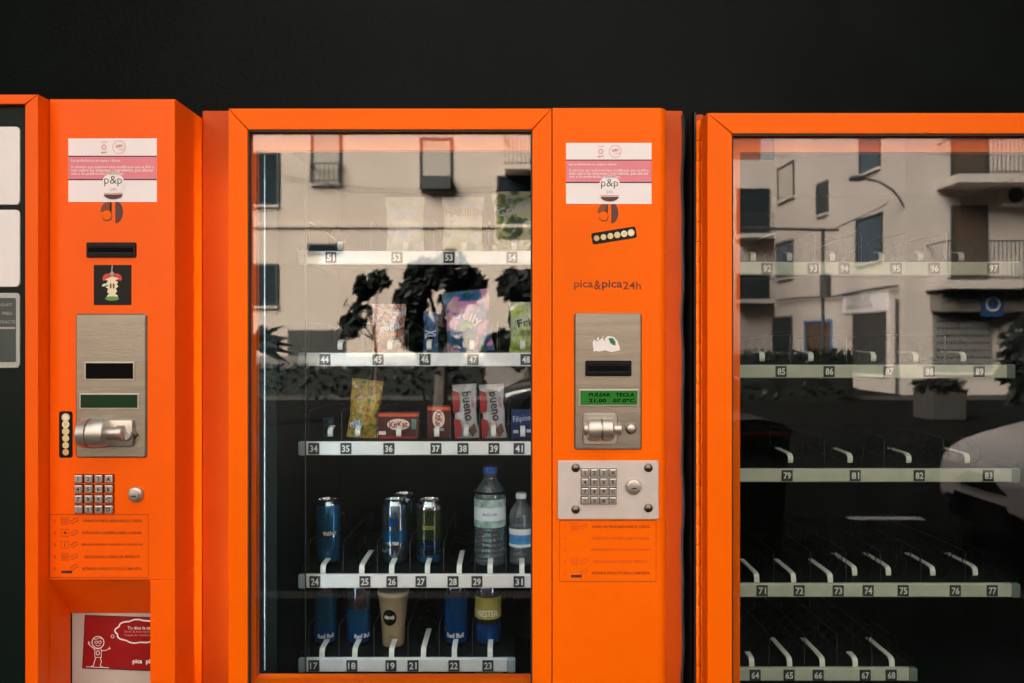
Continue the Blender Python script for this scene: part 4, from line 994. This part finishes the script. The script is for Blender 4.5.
# ---- C: darker house at the far end of the side street
YCc = 36
Cc = thing('building', 'dark reddish house with balconies at the far end of the side street', 'building', (V(740,YCc), RY(YCc), RD))
part_box(Cc, 'wall', FACL, (V(640,YCc), V(782,YCc), RY(YCc)-6, RY(YCc), RD, Zv(160,YCc)))
part_box(Cc, 'upper_storey', FACD, (V(640,YCc), V(762,YCc), RY(YCc)-5, RY(YCc)-.2, Zv(160,YCc), Zv(100,YCc)))
MC = Matrix.Translation((0, RY(YCc), 0))
for q0, q1 in ((190, 236), (275, 300)):
    window(Cc, MC, V(738,YCc), V(768,YCc), Zv(q1,YCc), Zv(q0,YCc))
    part_box(Cc, 'balcony_slab', FACL, (V(735,YCc), V(774,YCc), RY(YCc), RY(YCc)+.9, Zv(q1+4,YCc), Zv(q1,YCc)))
    railing(Cc, MC, V(735,YCc), V(774,YCc), Zv(q1,YCc), .9, .88, .15)
# left beyond
YE = 24
Lb = thing('building', 'plain pale house further left across the street', 'building', (V(-200,YE), RY(YE), RD))
part_box(Lb, 'wall', FACL, (V(-420,YE), V(48,YE), RY(YE)-8, RY(YE), RD, 9.8))
ML = Matrix.Translation((0, RY(YE), 0))
for p in (-330, -220, -110, 10): window(Lb, ML, V(p,YE), V(p+28,YE), Zv(240,YE), Zv(180,YE)); window(Lb, ML, V(p,YE), V(p+28,YE), Zv(370,YE), Zv(300,YE))
# ---- street lamp and cables
YLp = 21.9
lp = thing('street_lamp', 'slim curved lamp arm fixed to the corner of the white house', 'street lamp', (V(898,YLp), RY(YLp), Zv(205,YLp)))
b = MB(); b.tube([(CX-.01, RY(YLp)-.15, Zv(206,YLp)), (V(900,YLp), RY(YLp), Zv(199,YLp)), (V(893,YLp), RY(YLp), Zv(190,YLp)), (V(880,YLp), RY(YLp), Zv(182,YLp)), (V(862,YLp), RY(YLp), Zv(178,YLp))], .03, METG, 8); b.build('lamp_arm', lp)
b = MB(); b.box(V(850,YLp), V(864,YLp), RY(YLp)-.12, RY(YLp)+.12, Zv(181,YLp), Zv(176,YLp), METG, .04); b.build('lamp_head', lp)
up = thing('utility_pole', 'thin utility pole with a cross arm near the blue doorway', 'pole', (V(823,24), RY(24), RD))
b = MB(); b.tube([(V(823,24), RY(24), RD), (V(823,24), RY(24), Zv(228,24))], .05, METG, 8); b.build('pole_shaft', up)
b = MB(); b.tube([(V(740,24), RY(24)+.2, Zv(229,24)), (V(836,24), RY(24)+.2, Zv(231,24))], .045, METG, 6); b.build('cross_arm', up)
b = MB(); b.lathe([(.16,0),(.16,.7)], (V(823,24), RY(24)+.2, Zv(298,24)), METG, 14); b.build('junction_box', up)
b = MB(); b.tube([(V(828,24), RY(24), Zv(232,24)), (V(870,24), RY(24)+1, Zv(205,23)), (V(905,23), RY(23)+1.0, Zv(160,23))], .02, IRON, 5); tag(b.build('overhead_cable'), 'thin overhead cable rising from the utility pole', 'cable')
# ---- trees and hedge: leafy crowns as one mesh each
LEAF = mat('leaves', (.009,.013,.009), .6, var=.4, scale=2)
BARK = mat('bark', (.10,.085,.07), .8, var=.2, scale=6)
def tree(cx, cy, blobs, n, label, trunk_h, tr, seed, name='street_tree', leaf=.14):
    rnd = random.Random(seed); t = thing(name, label, 'tree' if trunk_h else 'hedge', (cx, cy, RD))
    b = MB()
    for _ in range(n):
        bx, by, bz, br = blobs[rnd.randrange(len(blobs))]
        d = Vector((rnd.gauss(0,1), rnd.gauss(0,1), rnd.gauss(0,1))).normalized()*br*(rnd.random()**.4)
        p = Vector((bx, by, bz))+d; a = Vector((rnd.gauss(0,1), rnd.gauss(0,1), rnd.gauss(0,1))).normalized(); c = a.orthogonal().normalized(); e = a.cross(c)
        s = leaf*(.6+.8*rnd.random())
        b.add([p-c*s, p+e*s*.5, p+c*s, p-e*s*.5], [(0,1,2,3)], LEAF)
    b.build('foliage', t, flip=False)
    if trunk_h:
        b = MB(); b.tube([(cx, cy, RD), (cx+.05, cy, trunk_h*.5), (cx, cy, trunk_h)], [tr, tr*.8, tr*.6], BARK, 8)
        for q in range(4):
            bl = blobs[q % len(blobs)]; b.tube([(cx, cy, trunk_h*.8), (bl[0], bl[1], bl[2])], [tr*.4, tr*.12], BARK, 6)
        b.build('trunk', t)
Yt = 16
def BL(L, Y): return [(V(px, Y), RY(Y)+dy, Zv(py, Y), r) for px, py, r, dy in L]
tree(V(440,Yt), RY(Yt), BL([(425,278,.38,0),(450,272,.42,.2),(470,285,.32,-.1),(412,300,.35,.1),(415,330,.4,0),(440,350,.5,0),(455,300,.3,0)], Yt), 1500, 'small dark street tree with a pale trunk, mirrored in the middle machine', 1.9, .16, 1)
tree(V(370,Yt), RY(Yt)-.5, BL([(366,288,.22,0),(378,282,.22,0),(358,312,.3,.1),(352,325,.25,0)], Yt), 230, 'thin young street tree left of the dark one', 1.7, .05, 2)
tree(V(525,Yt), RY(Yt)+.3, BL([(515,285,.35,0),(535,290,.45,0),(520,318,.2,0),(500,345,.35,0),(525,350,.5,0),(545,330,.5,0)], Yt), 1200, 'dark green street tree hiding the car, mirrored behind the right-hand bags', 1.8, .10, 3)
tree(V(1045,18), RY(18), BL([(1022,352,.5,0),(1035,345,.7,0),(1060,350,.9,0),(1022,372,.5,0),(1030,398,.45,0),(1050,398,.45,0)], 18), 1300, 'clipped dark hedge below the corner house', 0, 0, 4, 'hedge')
# spiky palm at the left
t = thing('palm_plant', 'spiky dark palm by the road, mirrored at the left edge of the glass', 'plant', (V(250,14), RY(14), RD)); b = MB(); rnd = random.Random(5)
for i in range(34):
    a = rnd.uniform(0, 2*PI); e = rnd.uniform(-.2, 1.1); o_ = Vector((V(250,14), RY(14), 1.25)); d = Vector((math.cos(a)*math.cos(e), math.sin(a)*math.cos(e), math.sin(e)))
    q = d.cross(Vector((0,0,1))).normalized()*.03; L_ = rnd.uniform(.5, .85)
    b.add([o_+q, o_-q, o_+d*L_*.6-q*.8, o_+d*L_-Vector((0,0,.18)), o_+d*L_*.6+q*.8], [(0,1,2,3,4)], LEAF)
b.build('fronds', t, flip=False); b = MB(); b.lathe([(.14,0),(.10,.6),(.12,1.4)], (V(250,14), RY(14), RD), BARK, 10); b.build('trunk', t)
# ---- cars
def make_car(name, label, loc, rz, paint, group=None):
    t = thing(name, label, 'car', loc, group, rz)
    # stations along local x (nose at 0): x, half width, z low, z belt, z top, top half width
    S_ = [(0,.46,.30,.50,.56,.40),(.05,.62,.22,.55,.66,.56),(.22,.78,.18,.62,.76,.70),(.6,.85,.18,.70,.86,.74),(1.05,.87,.20,.80,.97,.74),(1.25,.87,.20,.86,1.06,.72),(1.75,.87,.20,.90,1.40,.62),(2.3,.87,.20,.92,1.46,.60),(3.0,.86,.20,.93,1.42,.58),(3.5,.84,.22,.94,1.16,.60),(3.75,.80,.26,.92,1.05,.62),(3.95,.72,.32,.84,.94,.60),(4.02,.55,.40,.74,.80,.5)]
    def ring(q):
        x, w, zl, zb, zt, tw = q
        P = [(-w*.7,zl),(-w*.96,zl+.08),(-w,(zl+zb)/2),(-w*.985,zb),(-(tw+(w-tw)*.25),zb+(zt-zb)*.6),(-tw*.85,zt-.03 if zt-zb > .2 else zt-.01),(-tw*.4,zt)]
        return [(x,)+p for p in P] + [(x, -p[0], p[1]) for p in P[::-1]]
    R = [ring(q) for q in S_]; n = len(R[0]); vs = [p for r in R for p in r]; b = MB(); fs = {0: [], 1: [], 2: []}
    for i in range(len(R)-1):
        for k in range(n):
            k2 = (k+1)%n; f = (i*n+k, i*n+k2, (i+1)*n+k2, (i+1)*n+k); c = 0
            if S_[i][0] >= 1.2 and S_[i][0] < 3.7 and k in (3, 9): c = 1
            if S_[i][0] in (1.25,) and k in (4,5,6,7,8): c = 1
            if S_[i][0] in (3.0,) and k in (4,5,6,7,8): c = 1
            if k in (0, 12, 13): c = 2
            fs[c].append(f)
    b.add(vs, fs[0]+[tuple(range(n))]+[tuple((len(R)-1)*n+k for k in range(n))], paint, True)
    bi = len(b.v)-len(vs)
    for c, m in ((1, WINGL), (2, BLACKP)):
        i = b.mi(m)
        for f in fs[c]: b.f.append(f); b.m.append(i); b.sm.append(True)
    body = local(b, 'car_body', t); md = body.modifiers.new('s', 'SUBSURF'); md.levels = 2; md.render_levels = 2
    def noseshape(z0, z1, y0, y1, m, nm, off, pr):
        b = MB(); N = 10; vs = []
        for i in range(N+1):
            y = y0+(y1-y0)*i/N; xx = .03+ .30*(abs(y)/.80)**2.6 + off
            vs += [(xx, y, z0), (xx+.10*pr, y, z1)]
        vs2 = [(x+.05, y, z) for x, y, z in vs]
        fs = [(2*i, 2*i+2, 2*i+3, 2*i+1) for i in range(N)]; M_ = 2*N+2
        fs += [tuple(M_+q for q in f[::-1]) for f in fs] + [(2*i, M_+2*i, M_+2*i+2, 2*i+2) for i in range(N)] + [(2*i+1, 2*i+3, M_+2*i+3, M_+2*i+1) for i in range(N)] + [(0,1,M_+1,M_), (2*N, M_+2*N, M_+2*N+1, 2*N+1)]
        b.add(vs+vs2, fs, m, False); return local(b, nm, t)
    noseshape(.22, .40, -.62, .62, BLACKM, 'lower_grille', -.05, .0)
    noseshape(.47, .57, -.36, .36, BLACKM, 'upper_grille', -.05, .3)
    hl = mat('headlamp_glass', (.42,.44,.46), .1, .3)
    noseshape(.50, .64, -.74, -.44, hl, 'headlamp', -.04, 1.0); noseshape(.50, .64, .44, .74, hl, 'headlamp', -.04, 1.0)
    TY = mat('tyre', (.015,.015,.015), .8); RIM = mat('wheel_rim', (.45,.45,.46), .3, .9)
    for wx_ in (.80, 3.25):
        for s in (-1, 1):
            b = MB(); y0 = s*.86
            b.lathe([(.30,-.09),(.315,-.06),(.315,.06),(.30,.09),(.20,.095),(.20,-.095)], (wx_, y0-s*.10, .315), TY, 28, 'Y'); w_ = local(b, 'wheel', t)
            b = MB(); b.lathe([(.20,0),(.185,.03),(.05,.02),(.04,.04)], (wx_, y0-s*.045-(.0 if s > 0 else .02), .315), RIM, 20, 'Y'); rim = local(b, 'wheel_rim', w_)
            b = MB(); b.lathe([(.36,-.005),(.36,.005)], (wx_, s*.868, .33), BLACKM, 24, 'Y'); local(b, 'wheel_arch', t)
    return t
SILVER = mat('silver_car_paint', (.85,.78,.80), .3, .0, coat=.6); WHITEP = mat('white_car_paint', (.62,.62,.60), .3, coat=.8); DARKC = mat('black_car_paint', (.012,.013,.015), .25, coat=.8)
make_car('car', 'silver car parked by the near kerb with its nose towards the left', (3.22, -2.22, RD), .0, SILVER)
make_car('car', 'black car parked across the road behind the street trees', (V(492,13.5), RY(13.2), RD), 0., DARKC)
def shrub_row(name, label, p0, p1, Yv, top, n, seed, base=None):
    x0_, x1_ = V(p0,Yv), V(p1,Yv); zt_ = Zv(top,Yv); t = thing(name, label, 'hedge' if base is None else 'planter', ((x0_+x1_)/2, RY(Yv), RD))
    rnd = random.Random(seed); b = MB(); zb_ = RD if base is None else Zv(base,Yv)-.05
    b.box(x0_+.05, x1_-.05, RY(Yv)-.30, RY(Yv)+.30, RD if base is None else zb_, zt_-.06, LEAF)
    for _ in range(n):
        p = Vector((rnd.uniform(x0_, x1_), RY(Yv)+rnd.uniform(-.38,.38), rnd.uniform(zb_+.02, zt_+.06))); a = Vector((rnd.gauss(0,1), rnd.gauss(0,1), rnd.gauss(0,1))).normalized(); c = a.orthogonal().normalized(); q = a.cross(c); k = .10
        b.add([p-c*k, p+q*k*.5, p+c*k, p-q*k*.5], [(0,1,2,3)], LEAF)
    b.build('foliage', t, flip=False)
    if base is not None:
        b = MB(); b.box(x0_, x1_, RY(Yv)-.35, RY(Yv)+.35, RD, Zv(base,Yv), CURB, .03); b.build('concrete_trough', t)
shrub_row('hedge', 'long low dark hedge in front of the cream house', 120, 485, 20.5, 366, 2600, 31)
shrub_row('hedge', 'low dark shrubs before the blue doorway', 735, 850, 20.0, 352, 900, 32)
shrub_row('planter', 'pale concrete trough with low dark shrubs near the shop corner', 922, 957, 15.2, 384, 250, 33, base=391)
# wheeled bin near the kerb
wb = thing('wheeled_bin', 'dark wheeled bin by the near kerb with a red lid edge', 'bin', (V(738,5.2), RY(5.2), RD))
bx, by, bz = wb.location
b = MB(); vs = []
for z, w_, d_ in ((.08,.20,.22),(.90,.25,.27)): vs += [(bx-w_,by-d_,bz+z),(bx+w_,by-d_,bz+z),(bx+w_,by+d_,bz+z),(bx-w_,by+d_,bz+z)]
b.add(vs, [(0,3,2,1),(4,5,6,7),(0,1,5,4),(1,2,6,5),(2,3,7,6),(3,0,4,7)], mat('bin_plastic', (.012,.014,.013), .6)); b.build('bin_body', wb)
b = MB(); P = [(bx+.27*math.cos(PI*i/12)*1, bz+.90+.10*math.sin(PI*i/12)) for i in range(13)]; b.prism(P, by-.29, by+.29, MATS['bin_plastic']); ld = b.build('bin_lid', wb)
b = MB(); b.box(bx-.27, bx+.27, by+.29, by+.30, bz+.90, bz+.925, mat('red_rim', (.35,.02,.02), .5)); b.build('red_edge', ld)
b = MB(); 
for s in (-1, 1): b.lathe([(.10,-.03),(.10,.03)], (bx+s*.2, by-.22, bz+.10), BLACKM, 16, 'X')
b.build('wheel_pair', wb)
# ---- groups of like things
GROUPS = {'vending_machine': 'vending machines along the black wall', 'drink_can': 'drink cans on the two lowest trays', 'snack_bag': 'snack bags on the upper trays', 'water_bottle': 'water bottles on the second-lowest tray', 'chocolate_bar': 'upright chocolate bars on the middle tray', 'snack_box': 'small biscuit boxes on the middle tray', 'snack_packet': 'small packets in the middle machine', 'building': 'houses across the street', 'street_tree': 'street trees across the road', 'car': 'parked cars', 'hedge': 'hedges across the road'}
for o in list(C.objects):
    if o.parent is None and o.name.split('.')[0] in GROUPS: o['group'] = GROUPS[o.name.split('.')[0]]
# ---- light
w = bpy.data.worlds.new('sky'); bpy.context.scene.world = w; w.use_nodes = True; t = w.node_tree
bg = t.nodes['Background']; bg.inputs[0].default_value = (1.0, .97, .93, 1)
tc = t.nodes.new('ShaderNodeTexCoord'); dt = t.nodes.new('ShaderNodeVectorMath'); dt.operation = 'DOT_PRODUCT'; dt.inputs[1].default_value = (0, -.80, .60)
mr = t.nodes.new('ShaderNodeMapRange'); mr.interpolation_type = 'SMOOTHSTEP'; mr.inputs[1].default_value = .42; mr.inputs[2].default_value = 1.0; mr.inputs[3].default_value = SKY*.16; mr.inputs[4].default_value = SKY*3.1
t.links.new(tc.outputs['Generated'], dt.inputs[0]); t.links.new(dt.outputs['Value'], mr.inputs[0]); t.links.new(mr.outputs[0], bg.inputs[1])
s = bpy.data.lights.new('sun', 'SUN'); s.energy = SUN; s.angle = .7; s.color = (1, .91, .82)
so = bpy.data.objects.new('sun', s); C.objects.link(so); so.rotation_euler = Vector((-.62, .62, .68)).to_track_quat('Z', 'Y').to_euler()
# ---- camera
cd = bpy.data.cameras.new('camera'); cam = bpy.data.objects.new('camera', cd); C.objects.link(cam)
cam.location = (0, 0, EYE); cam.rotation_euler = (PI/2, 0, 0); cd.lens = 28; cd.sensor_width = 36; cd.clip_start = .02; cd.clip_end = 300
cd.dof.use_dof = True; cd.dof.focus_distance = 1.66; cd.dof.aperture_fstop = 5.0
sc = bpy.context.scene; sc.camera = cam
sc.view_settings.view_transform = 'Standard'; sc.view_settings.look = 'None'; sc.view_settings.gamma = 1; sc.view_settings.use_curve_mapping = False
sc.view_settings.exposure = EXPO
